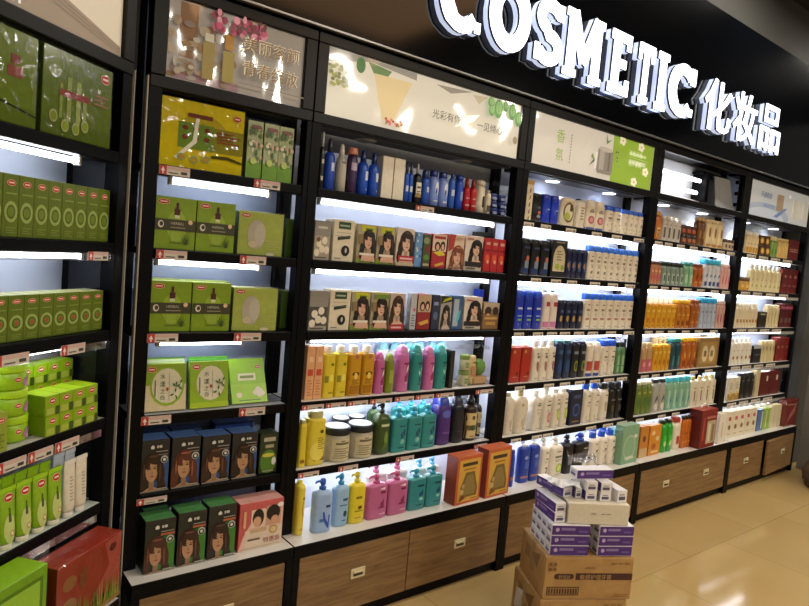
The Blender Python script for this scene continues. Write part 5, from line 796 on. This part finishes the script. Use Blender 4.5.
# red gift carrier with a handle
x1_, x2_ = x_at(697.5, -.1, SZ['F']), x_at(714, -.1, SZ['F']); hh = z_at(411, x1_, -.1) - SZ['F']
rt = empty('gift_carrier'); put(rt, (x1_ + x2_) / 2, -.056, SZ['F'] + .0006, R(2)); tag(rt, 'dark red gift carrier with handle and window, bottom shelf, open-lightbox bay', 'gift box')
wd = x2_ - x1_; make = MB(); make.box(-wd / 2, wd / 2, -.046, .046, 0, hh, mat('#7c1c1c', .35), .003, mat('#5c1414', .35), mat('#9c3430', .35)); paint(make, [('R', -.12, .1, .44, .7, '#b8a888'), ('R', -.02, .15, .12, .62, '#d8ccb0'), ('R', .2, .15, .36, .6, '#8a7458'), ('R', -.2, .76, .4, .82, '#b86a5c'), ('R', -.4, .2, -.3, .8, '#a84c44')], wd, hh, lambda x, z: -.046); make.build('carton_body', rt)
make = MB(); P0 = [(-.05, 0, hh), (-.035, 0, hh + .025), (0, 0, hh + .034), (.035, 0, hh + .025), (.05, 0, hh)]
for a, b_ in zip(P0, P0[1:]): make.tube(a, b_, .006, mat('#d8d0c8', .4), 8)
make.build('handle', rt)

# ---------- far bay
row('6', 'A', 746.5, 759, 4, BT, 'cream bottle with gold foot and pearly top', 'bottle', vtop=231, d=.05, body='#d8c49c', cap='#e4e0d4', n=3, cap_w=.8, cap_h=.15, decs=[('R', -.5, 0, .5, .35, '#b88c34'), ('R', -.2, .5, .2, .56, '#8a7444')], **sm)
for k in range(2): row('6', 'A', 759.8, 770.5, 2, B, 'gold face brown box, ' + ['lower', 'upper'][k] + ' pair', 'box', h=.075, d=.05, dz=k * .0765, body='#4a3018', decs=[('E', 0, .5, .34, .32, '#d0a040'), ('E', 0, .5, .2, .2, '#e4c068')])
row('6', 'A', 771, 777.5, 2, BT, 'green and cream bottle', 'bottle', vtop=236, body='#7c9a4c', cap='#d8cca0', n=3, cap_w=.9, cap_h=.2, decs=[('R', -.3, .2, .3, .5, '#4a8a3c')], **sm)
row('6', 'A', 778, 788, 4, BT, 'pale gold bottle', 'bottle', vtop=238, body='#c8a864', cap='#d8c48c', n=3.5, cap_w=.9, cap_h=.1, decs=[('R', -.1, .1, .1, .8, '#e0c888')], **sm)
row('6', 'A', 788.5, 798, 1, B, 'dark red carton with white specks beside the post', 'box', vtop=240, d=.06, body='#5c1814', decs=[('R', -.4, .5, .4, .54, '#a87c70'), ('R', -.4, .4, .4, .44, '#a87c70')])
row('6', 'B', 739.8, 749.3, 2, make_jar, 'gold jar with dark lid', 'jar', vtop=277, d=.05, body='#b88c34', lid='#5a4420', decs=[('R', -.3, .3, .3, .6, '#e0bc68')])
row('6', 'B', 749.8, 780.6, 7, BT, 'cream bottle with silver shoulder', 'bottle', vtop=264, d=.045, body='#ddd2a8', cap='#c8c8c0', n=3, cap_w=.6, cap_h=.16, sh=.85, decs=[('R', -.2, .2, .2, .3, '#a8b050'), ('R', -.2, .5, .2, .54, '#b8a878')], **sm)
row('6', 'B', 781.3, 796.5, 3, B, 'dark red carton', 'box', vtop=269, d=.05, body='#641c1c', decs=[('E', 0, .7, .2, .06, '#b87c74'), ('R', -.3, .3, .3, .34, '#a06058')])
row('6', 'C', 736, 757.5, 7, BT, 'small cream bottle with gold foot', 'bottle', vtop=303, d=.04, body='#dccfb0', cap='#e0dccc', n=3, cap_w=.7, cap_h=.16, decs=[('R', -.3, .25, .3, .4, '#a8783c')], **sm)
row('6', 'C', 758.3, 766, 1, B, 'small black brown carton among cream bottles', 'box', vtop=312, d=.05, body='#2a1f18', decs=[('R', -.3, .8, .3, .9, '#b8b088')])
row('6', 'C', 766.6, 778.6, 4, BT, 'tall ivory bottle', 'bottle', vtop=305, d=.045, body='#d8cba0', cap='#dcd4b8', n=4, cap_w=.8, cap_h=.08, sh=.93, decs=[('R', -.1, .2, .1, .7, '#b8a870')], **sm)
row('6', 'C', 779.3, 791, 3, B, 'dark red carton with pink band', 'box', vtop=304, d=.05, body='#561618', decs=[('R', -.5, .78, .5, .9, '#a8506c'), ('R', -.3, .2, .3, .4, '#6a5048')])
row('6', 'D', 731, 751.6, 5, BT, 'white tall bottle with gold spot', 'bottle', vtop=339, d=.05, body='#e4e0d4', cap='#e8e8e4', n=3, cap_w=.6, cap_h=.14, sh=.88, decs=[('E', 0, .3, .24, .08, '#9a6c34'), ('R', -.2, .6, .2, .64, '#b8b0a0')], **sm)
row('6', 'D', 752.4, 760.4, 1, B, 'black carton with silver lid among white bottles', 'box', vtop=346, d=.05, body='#17161a', decs=[('R', -.5, .84, .5, 1, '#b8bcc4'), ('R', -.3, .45, .3, .5, '#6a6a70')])
row('6', 'D', 761, 774.3, 4, BT, 'ivory ribbed bottle', 'bottle', vtop=341, d=.045, body='#cfc194', cap='#d8ceb0', n=4, cap_w=.8, cap_h=.08, sh=.93, decs=[('E', 0, .7, .3, .14, '#a89868')], **sm)
row('6', 'D', 775, 788, 3, B, 'maroon carton with gold dots', 'box', vtop=338, d=.05, body='#7a201c', decs=[('E', 0, .6, .16, .04, '#c89c6c')])
row('6', 'E', 727, 738.8, 2, B, 'white carton with gold foot', 'box', vtop=378, d=.05, body='#dcd4bc', decs=[('R', -.5, 0, .5, .3, '#a88440'), ('E', 0, .3, .2, .1, '#e0c070')] + lines(-.3, .3, .5, .8, 4, '#a89c80'))
row('6', 'E', 739.6, 753.8, 3, BT, 'glossy black bottle', 'bottle', vtop=374, d=.05, body='#15151a', cap='#2a2a30', n=3.4, cap_w=.8, cap_h=.08, sh=.93, decs=[('R', -.2, .75, .2, .8, '#8a8e98')], **sm)
row('6', 'E', 754.4, 758.6, 1, B, 'narrow ivory carton between black bottles and maroon cartons', 'box', vtop=369, d=.05, body='#c8b890')
row('6', 'E', 759.4, 779, 2, B, 'wide maroon carton', 'box', vtop=372, d=.05, body='#5c1812', decs=[('R', .05, .6, .2, .82, '#d8ccb8')])
row('6', 'F', 717.5, 724.5, 1, B, 'narrow white carton beside the red gift carrier', 'box', vtop=414, y=-.02, d=.05, body='#e4dccc', decs=[('R', -.1, .2, .1, .7, '#c8bca4')])
row('6', 'F', 725.3, 755.6, 5, B, 'white carton with pink square and gold emblem', 'box', vtop=412.5, y=.03, d=.05, body='#ddd2b8', decs=[('R', -.2, .66, .2, .8, '#c04c5c'), ('E', 0, .4, .2, .1, '#8a6434'), ('R', -.3, .12, .3, .15, '#a8946c')])
row('6', 'F', 725.5, 781, 8, BT, 'white bottle in back row', 'bottle', vtop=407, y=.14, d=.05, body='#e4e0d8', cap='#ece8e0', n=3, cap_w=.6, **sm)
row('6', 'F', 756.3, 762, 1, B, 'blue striped carton', 'box', vtop=410, y=.03, d=.05, body='#5470a0', decs=[('R', .2, .1, .4, .9, '#c8ccc0')])
row('6', 'F', 762.5, 769.5, 2, B, 'green striped carton', 'box', vtop=409, y=.03, d=.05, body='#8fae44', decs=[('R', .2, .1, .45, .9, '#d8d8b4')])
row('6', 'F', 770, 781, 3, B, 'ivory carton with fine stripes', 'box', vtop=406, y=.03, d=.05, body='#d2c8a4', decs=[('R', .3, .05, .4, .95, '#b8ac80')])
row('6', 'F', 784.3, 797, 1, B, 'dark red gift box in glossy wrap at the end', 'box', vtop=400, y=-.005, d=.066, body='#701c18', wrap=True, jit=0, decs=[('P', [(-.4, .1), (.3, .5), (.4, .9), (-.1, .5)], '#a8645c'), ('R', -.4, .8, .4, .84, '#a8846c')])

# ---------- corner bay
lg = oval(.38, .86, .07, .06)
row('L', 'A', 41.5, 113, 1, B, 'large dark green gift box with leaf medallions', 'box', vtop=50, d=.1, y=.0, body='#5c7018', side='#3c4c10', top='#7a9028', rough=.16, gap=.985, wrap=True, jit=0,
    decs=[('R', -.5, .0, .5, .2, '#52660f')] + lg + [('R', -.28, .22, -.24, .62, '#8a9c48'), ('R', -.18, .2, -.12, .72, '#8fa050'), ('R', -.05, .18, .01, .7, '#98a858'), ('R', .05, .2, .1, .55, '#8a9c48'), ('R', -.28, .48, .14, .56, '#8a3c28')] + [('E', x, z, .055, .075, c) for x, z in ((-.36, .22), (-.2, .14), (-.05, .13), (.08, .19)) for c in ('#a8b070',)] + [('E', x, z, .04, .055, '#7c9030') for x, z in ((-.36, .22), (-.2, .14), (-.05, .13), (.08, .19))] + lines(.2, .42, .5, .66, 3, '#8a6844'))
row('L', 'A', -46, 39.5, 1, B, 'large dark green gift box at the left edge', 'box', vtop=-12, d=.1, y=.0, body='#657a1c', side='#3c4c10', top='#7a9028', rough=.16, gap=.99, wrap=True, jit=0,
    decs=[('R', -.5, 0, .5, .2, '#586c12'), ('R', .1, .5, .3, .62, '#8a4c3c'), ('R', .14, .64, .26, .74, '#7a3c30'), ('P', [(-.5, .3), (.5, .12), (.5, .14), (-.5, .33)], '#2c3410')])
med = oval(0, .86, .28, .05) + [('E', 0, .4, .42, .17, '#96a85c'), ('E', 0, .4, .28, .115, '#4c6014'), ('E', 0, .4, .2, .08, '#6c8028'), ('R', -.34, .68, .34, .70, '#8a9c48')] + lines(-.3, .3, .06, .18, 3, '#7c8c38')
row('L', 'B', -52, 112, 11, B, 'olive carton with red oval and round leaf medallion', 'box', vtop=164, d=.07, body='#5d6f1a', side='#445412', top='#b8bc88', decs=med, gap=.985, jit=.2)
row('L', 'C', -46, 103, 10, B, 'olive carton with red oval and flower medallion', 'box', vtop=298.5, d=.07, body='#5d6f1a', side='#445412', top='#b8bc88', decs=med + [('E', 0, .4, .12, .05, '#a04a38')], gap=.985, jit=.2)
soap = oval(.0, .72, .24, .15) + [('R', -.5, 0, .5, .42, '#8a9e20'), ('R', .2, 0, .5, .42, '#3c5418'), ('R', -.42, .06, .1, .38, '#a4b448')]
def soap_stack(u0, u1, n, y, levels, desc):
    for k in range(levels): row('L', 'D', u0, u1, n, B, desc + ', ' + ['lowest', 'second', 'topmost'][k if k < levels - 1 else 2] + ' layer', 'box', h=.0585, d=.085, y=y, dz=k * .0592, body='#86a80e', side='#74960e', top='#a4c81c', decs=soap, gap=.98, jit=.1)
soap_stack(46, 98.5, 4, .0, 2, 'small lime green soap box')
soap_stack(5, 84, 5, .125, 3, 'lime soap box in back row')
for k in range(3):
    row('L', 'D', 9, 38.5, 1, make_jar, 'round lime tin with lilac flowers, ' + ['lowest', 'middle', 'topmost'][k] + ' of stack', 'tin', h=.0735, d=.10, y=-.0 + .004 * (2 - k) + .012, dz=k * .0742, body='#8cb414', lid='#a4cc1c', lid_h=.3, top='#c8cca8', decs=oval(-.12, .6, .1, .14) + [('E', .10 + a * .07, .5 + (a % 2) * .18 - .1, .07, .16, '#b07ca8') for a in range(4)] + [('E', .2, .3, .08, .12, '#c898bc')], jit=.3)
row('L', 'D', -30, 9.5, 2, B, 'pale olive carton with red oval at the edge', 'box', vtop=420, d=.06, y=.0, body='#8c9c34', decs=oval(.1, .8, .26, .07) + lines(-.3, .3, .1, .5, 5, '#6a7a24'))
tub = oval(.02, .84, .3, .07) + [('E', 0, .34, .36, .24, '#bcc878'), ('R', -.08, .45, .1, .58, '#4c5c34'), ('R', -.02, .58, .04, .68, '#3c4424'), ('E', .1, .26, .14, .05, '#b88c4c'), ('E', .1, .26, .09, .03, '#e0d8b8')]
row('L', 'E', -16, 66, 5, make_tube, 'green face wash tube standing on its cap', 'tube', vtop=498, d=.035, y=.0, body='#86ac1c', cap='#d8d4bc', crimp='#9ccc1c', decs=tub, gap=.93, jit=.4)
row('L', 'E', -8, 54, 5, make_tube, 'lime tube in back row behind green tubes', 'tube', vtop=484, d=.035, y=.055, body='#9cc81c', cap='#d8d4bc', crimp='#a8d824', gap=.93, jit=.4)
row('L', 'E', 66.5, 90, 2, make_tube, 'white cleanser tube standing on its cap', 'tube', vtop=462, d=.03, y=.0, body='#d8d0bc', cap='#d4d0c8', crimp='#e0dcd0', decs=lines(-.15, .15, .3, .75, 8, '#a89c84'), gap=.93, jit=.4)
row('L', 'E', 56, 78, 2, make_tube, 'bluish white tube behind the white cleanser tubes', 'tube', vtop=455, d=.03, y=.055, body='#c8d4e4', cap='#d4d8e0', crimp='#dce4f0', gap=.93, jit=.4)
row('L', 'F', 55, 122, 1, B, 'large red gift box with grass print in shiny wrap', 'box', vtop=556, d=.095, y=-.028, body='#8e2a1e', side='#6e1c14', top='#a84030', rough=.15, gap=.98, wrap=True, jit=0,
    decs=[('P', [(.0, .2), (.5, .2), (.5, 1), (.22, .95), (.3, .6)], '#a84c40'), ('E', -.42 + .1, .7, .1, .1, '#8a5c34'), ('E', -.32, .35, .12, .14, '#8a6034'), ('E', -.12, .66, .06, .16, '#7a3c24'), ('E', .35, .84, .06, .06, '#5c1c14')] + [('P', [(x, .05), (x + .03, .05), (x + .02 + rd.uniform(-.03, .03), .2 + rd.uniform(.05, .3))], rd.choice(['#5c7a24', '#7a8a3c', '#4a641c', '#98803c'])) for x in [-.3 + .02 * i for i in range(38)]] + [('R', -.2, .06, .46, .12, '#8a6a34')])
row('L', 'F', -40, 46, 1, B, 'lime green display box with framed inset', 'box', vtop=597, d=.095, y=-.028, body='#6c9a12', side='#7cae14', top='#8cc01c', gap=.98, jit=0, decs=[('R', -.44, .06, .44, .9, '#4c7410'), ('R', -.4, .1, .4, .86, '#8cb834')])

# ================================================================= PRICE CARDS ON THE SHELF EDGES
def card(bay, sh, ua, ub, i, n, red=True, lay=False, hz=.030, where=''):
    fr = CORNER if bay == 'L' else MAIN; z = (SZL if bay == 'L' else SZ)[sh] - .034
    y = -.0035 if sh != 'F' else -.111
    if bay == 'L': z -= .022
    X0, X1 = x_at(ua, y, z + .015, fr), x_at(ub, y, z + .015, fr); w_, r = X1 - X0, None
    dc = [('R', -.5, .62, .5, 1, '#c8a8a0'), ('R', -.5, .0, -.26, 1, '#b03a34'), ('P', [(-.45, .4), (-.38, .85), (-.31, .4)], '#ecdcd4'), ('R', -.40, .1, -.36, .45, '#ecdcd4'), ('R', -.2, .2, .1, .32, '#4a4644'), ('R', .2, .2, .4, .5, '#3c3836')] if red else [('R', -.4, .25, .1, .45, '#6a645c'), ('R', .2, .2, .4, .6, '#4a4644')]
    o = make_box(w_, hz, .0016, '#cfc6b8', dc, name='price_card', b=.0003); put(o, (X0 + X1) / 2, y, z + .001, 0, fr)
    kind = 'price card with red arrow' if red else 'small white price card'
    tag(o, kind + ', ' + (nth(i, n) + ', ' if n > 1 else '') + SNAME[sh] + ' shelf edge, ' + BAY[bay], 'price card', 'price cards')
def cards(bay, sh, spans, **k):
    for i, (a, b_) in enumerate(spans): card(bay, sh, a, b_, i, len(spans), **k)
cards('N', 'A', [(159, 190), (254, 280)]); cards('N', 'B', [(156, 187), (240, 266)]); cards('N', 'C', [(147, 178), (234, 261)]); cards('N', 'D', [(141, 171), (239, 265)]); cards('N', 'E', [(136.5, 167)], hz=.022)
cards('3', 'A', [(416, 434)], hz=.022); cards('3', 'D', [(302, 324), (326, 346), (348, 368), (370, 392), (395, 414), (416, 434), (436, 454), (476, 493)][:8], hz=.02)
cards('3', 'E', [(298, 319), (338.5, 358), (396, 414), (474, 487)], hz=.022)
for sh, us in dict(A=(524, 541, 566, 592, 612, 634), B=(531, 551, 567, 590, 608, 625), C=(514, 533, 547, 560, 574, 588, 606, 624), D=(515, 544, 560, 575, 590, 604, 617), E=(511, 532, 543, 586, 603, 617)).items():
    cards('4', sh, [(u, u + 10) for u in us], red=False, hz=.02)
for sh, us in dict(A=(655, 665, 677, 690, 703, 717, 727), B=(650, 661, 672, 684, 697, 711, 722), C=(645, 656, 668, 682, 695, 710), D=(641, 652, 664, 677, 690, 705), E=(636, 658, 672, 690)).items():
    cards('5', sh, [(u, u + 7.5) for u in us], red=False, hz=.02)
for sh, us in dict(A=(747, 759, 771, 783), B=(741, 753, 766, 779), C=(737, 748, 760, 772), D=(731, 742, 754, 766), E=(727, 739, 751, 763)).items():
    cards('6', sh, [(u, u + 9) for u in us], red=False, hz=.024)
cards('L', 'B', [(88, 108)], hz=.026); cards('L', 'C', [(-8, 29), (61, 85)], hz=.03); cards('L', 'D', [(-5, 26), (28, 53), (55, 79)], hz=.03)
# clear price rails on the corner bay
for k in 'BCDE':
    q = MB(); q.box(-1.12, -.03, -.002, -.0005, SZL[k] - .056, SZL[k] - .032, film_mat('clear_rail', .1, 3, .3) if k == 'B' else bpy.data.materials['clear_rail'], .0003)
    o = q.build('price_rail', [c for c in tL.children if c.name.startswith('shelf_board')]['ABCDE'.index(k)]); o.location = (.582, 0, 0)

for k in 'BCDE':
    q = MB(); q.box(-.55, .55, -.0022, -.0006, SZ[k] - .054, SZ[k] - .030, mat('#b4b2a8', .25, alpha=.55), .0003)
    o = q.build('price_rail', [c for c in t6.children if c.name.startswith('shelf_board')]['ABCDE'.index(k)])
# ================================================================= CARTONS AND TOOTHPASTE IN THE AISLE
a0 = Vector((.885, -.622, 0)); a1 = Vector((1.228, -.812, 0)); ca = math.atan2((a1 - a0).y, (a1 - a0).x)
PILE = Frame(a0, ca); CW = (a1 - a0).length; CH = .186
def crate(x, y, z, w_, d_, h_, decs, sdec, label, rz=0):
    t = empty('cardboard_carton'); mb = MB(); mb.box(-w_ / 2, w_ / 2, -d_ / 2, d_ / 2, 0, h_ - .003, CARD, .003); paint(mb, decs, w_, h_, lambda x, z: -d_ / 2, rough=.7); m2 = MB(); paint(m2, sdec, d_, h_, lambda x, z: 0, rough=.7); mb_add_rot(mb, m2, lambda p: (-w_ / 2 + p[1], -p[0], p[2])); mb.build('carton_body', t)
    f = MB(); f.box(-w_ / 2 + .001, w_ / 2 - .001, -d_ / 2 + .001, -.001, h_ - .003, h_, CARD, .001); f.box(-w_ / 2 + .001, w_ / 2 - .001, .001, d_ / 2 - .001, h_ - .003, h_, CARD, .001); f.build('top_flap', t)
    f = MB(); f.box(-w_ / 2 - .0008, -w_ / 2 - .0002, -.024, .024, h_ * .3, h_, mat('#b89a6a', .2, alpha=.8), .0002); f.box(-w_ / 2 - .0008, w_ / 2 + .0008, -.024, .024, h_ + .0001, h_ + .0006, mat('#b89a6a', .2, alpha=.8), .0002); f.build('packing_tape', t)
    put(t, x, y, z, rz, PILE); return tag(t, label, 'box')
ink = '#4a2a1c'
cdecs = [('R', -.15, .46, .5, .62, '#46221a'), ('E', -.36, .54, .03, .065, ink), ('E', -.2, .54, .03, .065, ink), ('R', -.36, .475, -.2, .605, ink), ('R', -.46, .10, -.1, .30, ink), ('R', -.45, .12, -.11, .28, '#9a7444')] + [('R', -.44 + i * .03, .14, -.425 + i * .03, .26, ink) for i in range(11)] + T('#b08c5c', '舒适达', -.28, .54, .09) + T('#b8945e', '敏感护理牙膏', .07, .54, .12) + T(ink, '240支X90G', .0, .76, .05) + T(ink, 'NET WT 90G', .34, .86, .055) + \
    [('R', -.46 + i % 2 * .05, .68 + .12 * (i // 2), -.43 + i % 2 * .05, .76 + .12 * (i // 2), '#7a5430') for i in range(4)] + [('R', .28, .08, .46, .1, '#8a6234'), ('R', .3, .12, .46, .14, '#8a6234')]
sdx = [('R', -.3, .5, -.1, .8, '#8a6840'), ('P', [(-.05, .7), (.2, .5), (.3, .9), (.1, .8)], '#7a5a34')]
crate(CW / 2, .14, CH + .002, CW, .28, CH - .003, cdecs, sdx, 'brown cardboard carton under the toothpaste pile, upper of two, dark printed band')
crate(CW / 2 - .012, .150, .0008, CW + .0, .29, CH, cdecs, sdx + [('P', [(-.4, .1), (-.1, .05), (-.1, .7), (-.35, .6)], '#d0ccc0')], 'brown cardboard carton on the floor, lower of two in the aisle', R(2))
TZ = 2 * CH + .0005
tend = [('R', -.35, .2, .3, .5, '#55506a'), ('R', -.3, .6, .2, .7, '#8a8898')]
tside = [('R', -.495, .05, .495, .96, '#4c2c78'), ('E', -.36, .55, .05, .2, '#b8a8d0'), ('R', -.26, .5, .1, .75, '#8878ac'), ('R', .2, .3, .42, .5, '#6a549a'), ('R', -.48, .03, .48, .06, '#a89cc0')]
def paste(x, y, z, rz, label, ori='front', L=.165, w_=.055, h_=.042, group=None, white=False):
    """toothpaste box; ori front: purple long side faces the aisle, end: small white end faces it"""
    if ori == 'front': o = make_box(L, h_, w_, '#e2e0e4', [('R', -.5, 0, .5, 1, '#e0dee2')] + tside, name='toothpaste_box', sdec=tend, rough=.3)
    else: o = make_box(w_, h_, L, '#e6e3e2', tend, name='toothpaste_box', sdec=([] if white else tside), rough=.3, tdec=None)
    put(o, x, y, z, rz, PILE); return tag(o, label, 'toothpaste box', group)
# two blocks of six layers: each box a thing
for nm, bx, nd, rz, xo in (('left', .100, 4, 0, 0), ('right', .302, 3, R(1), 0)):
    for k in range(3):
        for j in range(nd):
            paste(bx, .035 + j * .056, TZ + .001 + k * .0432, rz, 'purple toothpaste box in the ' + nm + ' block, ' + ['bottom', 'middle', 'top'][k] + ' layer, ' + ['front', 'second', 'third', 'back'][j if j < nd - 1 or nd == 4 else 3] + ' row', L=.168 if nm == 'left' else .154)
T2 = TZ + .001 + 3 * .0432 + .001
o = make_box(.265, .088, .20, '#d9cfba', T('#4a4440', '舒适达', -.08, .52, .08) + [('R', .04, .5, .1, .54, '#8a8478'), ('R', .12, .5, .2, .54, '#8a8478')], name='white_carton', top='#e0d8c6', b=.002)
put(o, .222, .115, T2, R(-3), PILE); tag(o, 'plain cream white carton lying across both purple toothpaste blocks', 'box')
T3 = T2 + .089
paste(.045, .115, T2, R(7), 'toothpaste box end on, lower of two at the left of the cream carton', 'end', L=.17, w_=.05, h_=.040)
paste(.043, .118, T2 + .041, R(9), 'toothpaste box end on, upper of two at the left of the cream carton', 'end', L=.17, w_=.05, h_=.040)
paste(.074, .165, T3 , R(20), 'purple sided toothpaste box turned aslant under the white leaflet', 'end', L=.17, w_=.05, h_=.040)
for k in range(2):
    paste(.192, .125, T3 + k * .0405, 0, ['lower', 'upper'][k] + ' white end of the toothpaste pair in the middle of the pile', 'end', L=.15, w_=.05, h_=.040, white=(k == 1))
    paste(.250, .12, T3 + k * .0405, R(3), ['lower', 'upper'][k] + ' white end of the toothpaste pair right of the middle', 'end', L=.15, w_=.05, h_=.040, white=(k == 0))
paste(.312, .115, T3, R(9), 'single white toothpaste box at the right end of the pile', 'end', L=.16, w_=.048, h_=.052, white=True)
paste(.144, .122, T3, R(2), 'small narrow toothpaste box beside the middle pair', 'end', L=.10, w_=.028, h_=.044)
paste(.215, .115, T3 + .082, R(6), 'purple toothpaste box lying on top of the pile', 'front', L=.175, w_=.06, h_=.038)
# crumpled leaflet and wrapper
def sheet(name, x, y, z, sx, sy, m, label, cat, rz=0, amp=.012, seed=1):
    q = random.Random(seed); n = 9; V = [((i / (n - 1) - .5) * sx, (j / (n - 1) - .5) * sy, amp * (q.random() + .4 * math.sin(i * 1.3 + j))) for j in range(n) for i in range(n)]
    mn = min(v[2] for v in V); V = [(a, b_, c - mn) for a, b_, c in V]
    mb = MB(); F = [(j * n + i, j * n + i + 1, (j + 1) * n + i + 1, (j + 1) * n + i) for j in range(n - 1) for i in range(n - 1)]
    mb.add(V, F, m); mb.add([(a, b_, c + .0008) for a, b_, c in V], F, m); o = mb.build(name); put(o, x, y, z, rz, PILE); return tag(o, label, cat)
sheet('paper_leaflet', .088, .10, T3 + .043, .13, .085, mat('#dcdcdc', .5), 'crumpled white paper leaflet on the left side of the toothpaste pile', 'paper', R(-12), .014, 2)
sheet('plastic_wrapper', .19, .15, T3 + .121, .13, .08, WRAP, 'crinkled clear plastic wrapper on top of the purple toothpaste box', 'wrapper', R(5), .03, 5)
# bag at the far end of the floor
q = random.Random(4); mb = MB(); V = []; F = []; n = 16; mb.loft([(0, .2, .14), (.03, .24, .16), (.09, .25, .17), (.15, .22, .15), (.19, .17, .11), (.21, .09, .05)], mat('#5c4634', .8, var=.35, scale=14), 2.4, 24)
mb.v = [(x + q.uniform(-.012, .012), y + q.uniform(-.012, .012), max(0, z + (q.uniform(-.01, .01) if z > .01 else 0))) for x, y, z in mb.v]; bd = mb.build('fabric_bag'); put(bd, x_at(824, -.4, 0) - .07, -.44, .001, R(20)); tag(bd, 'slumped brown fabric bag on the floor past the last cabinet', 'bag')
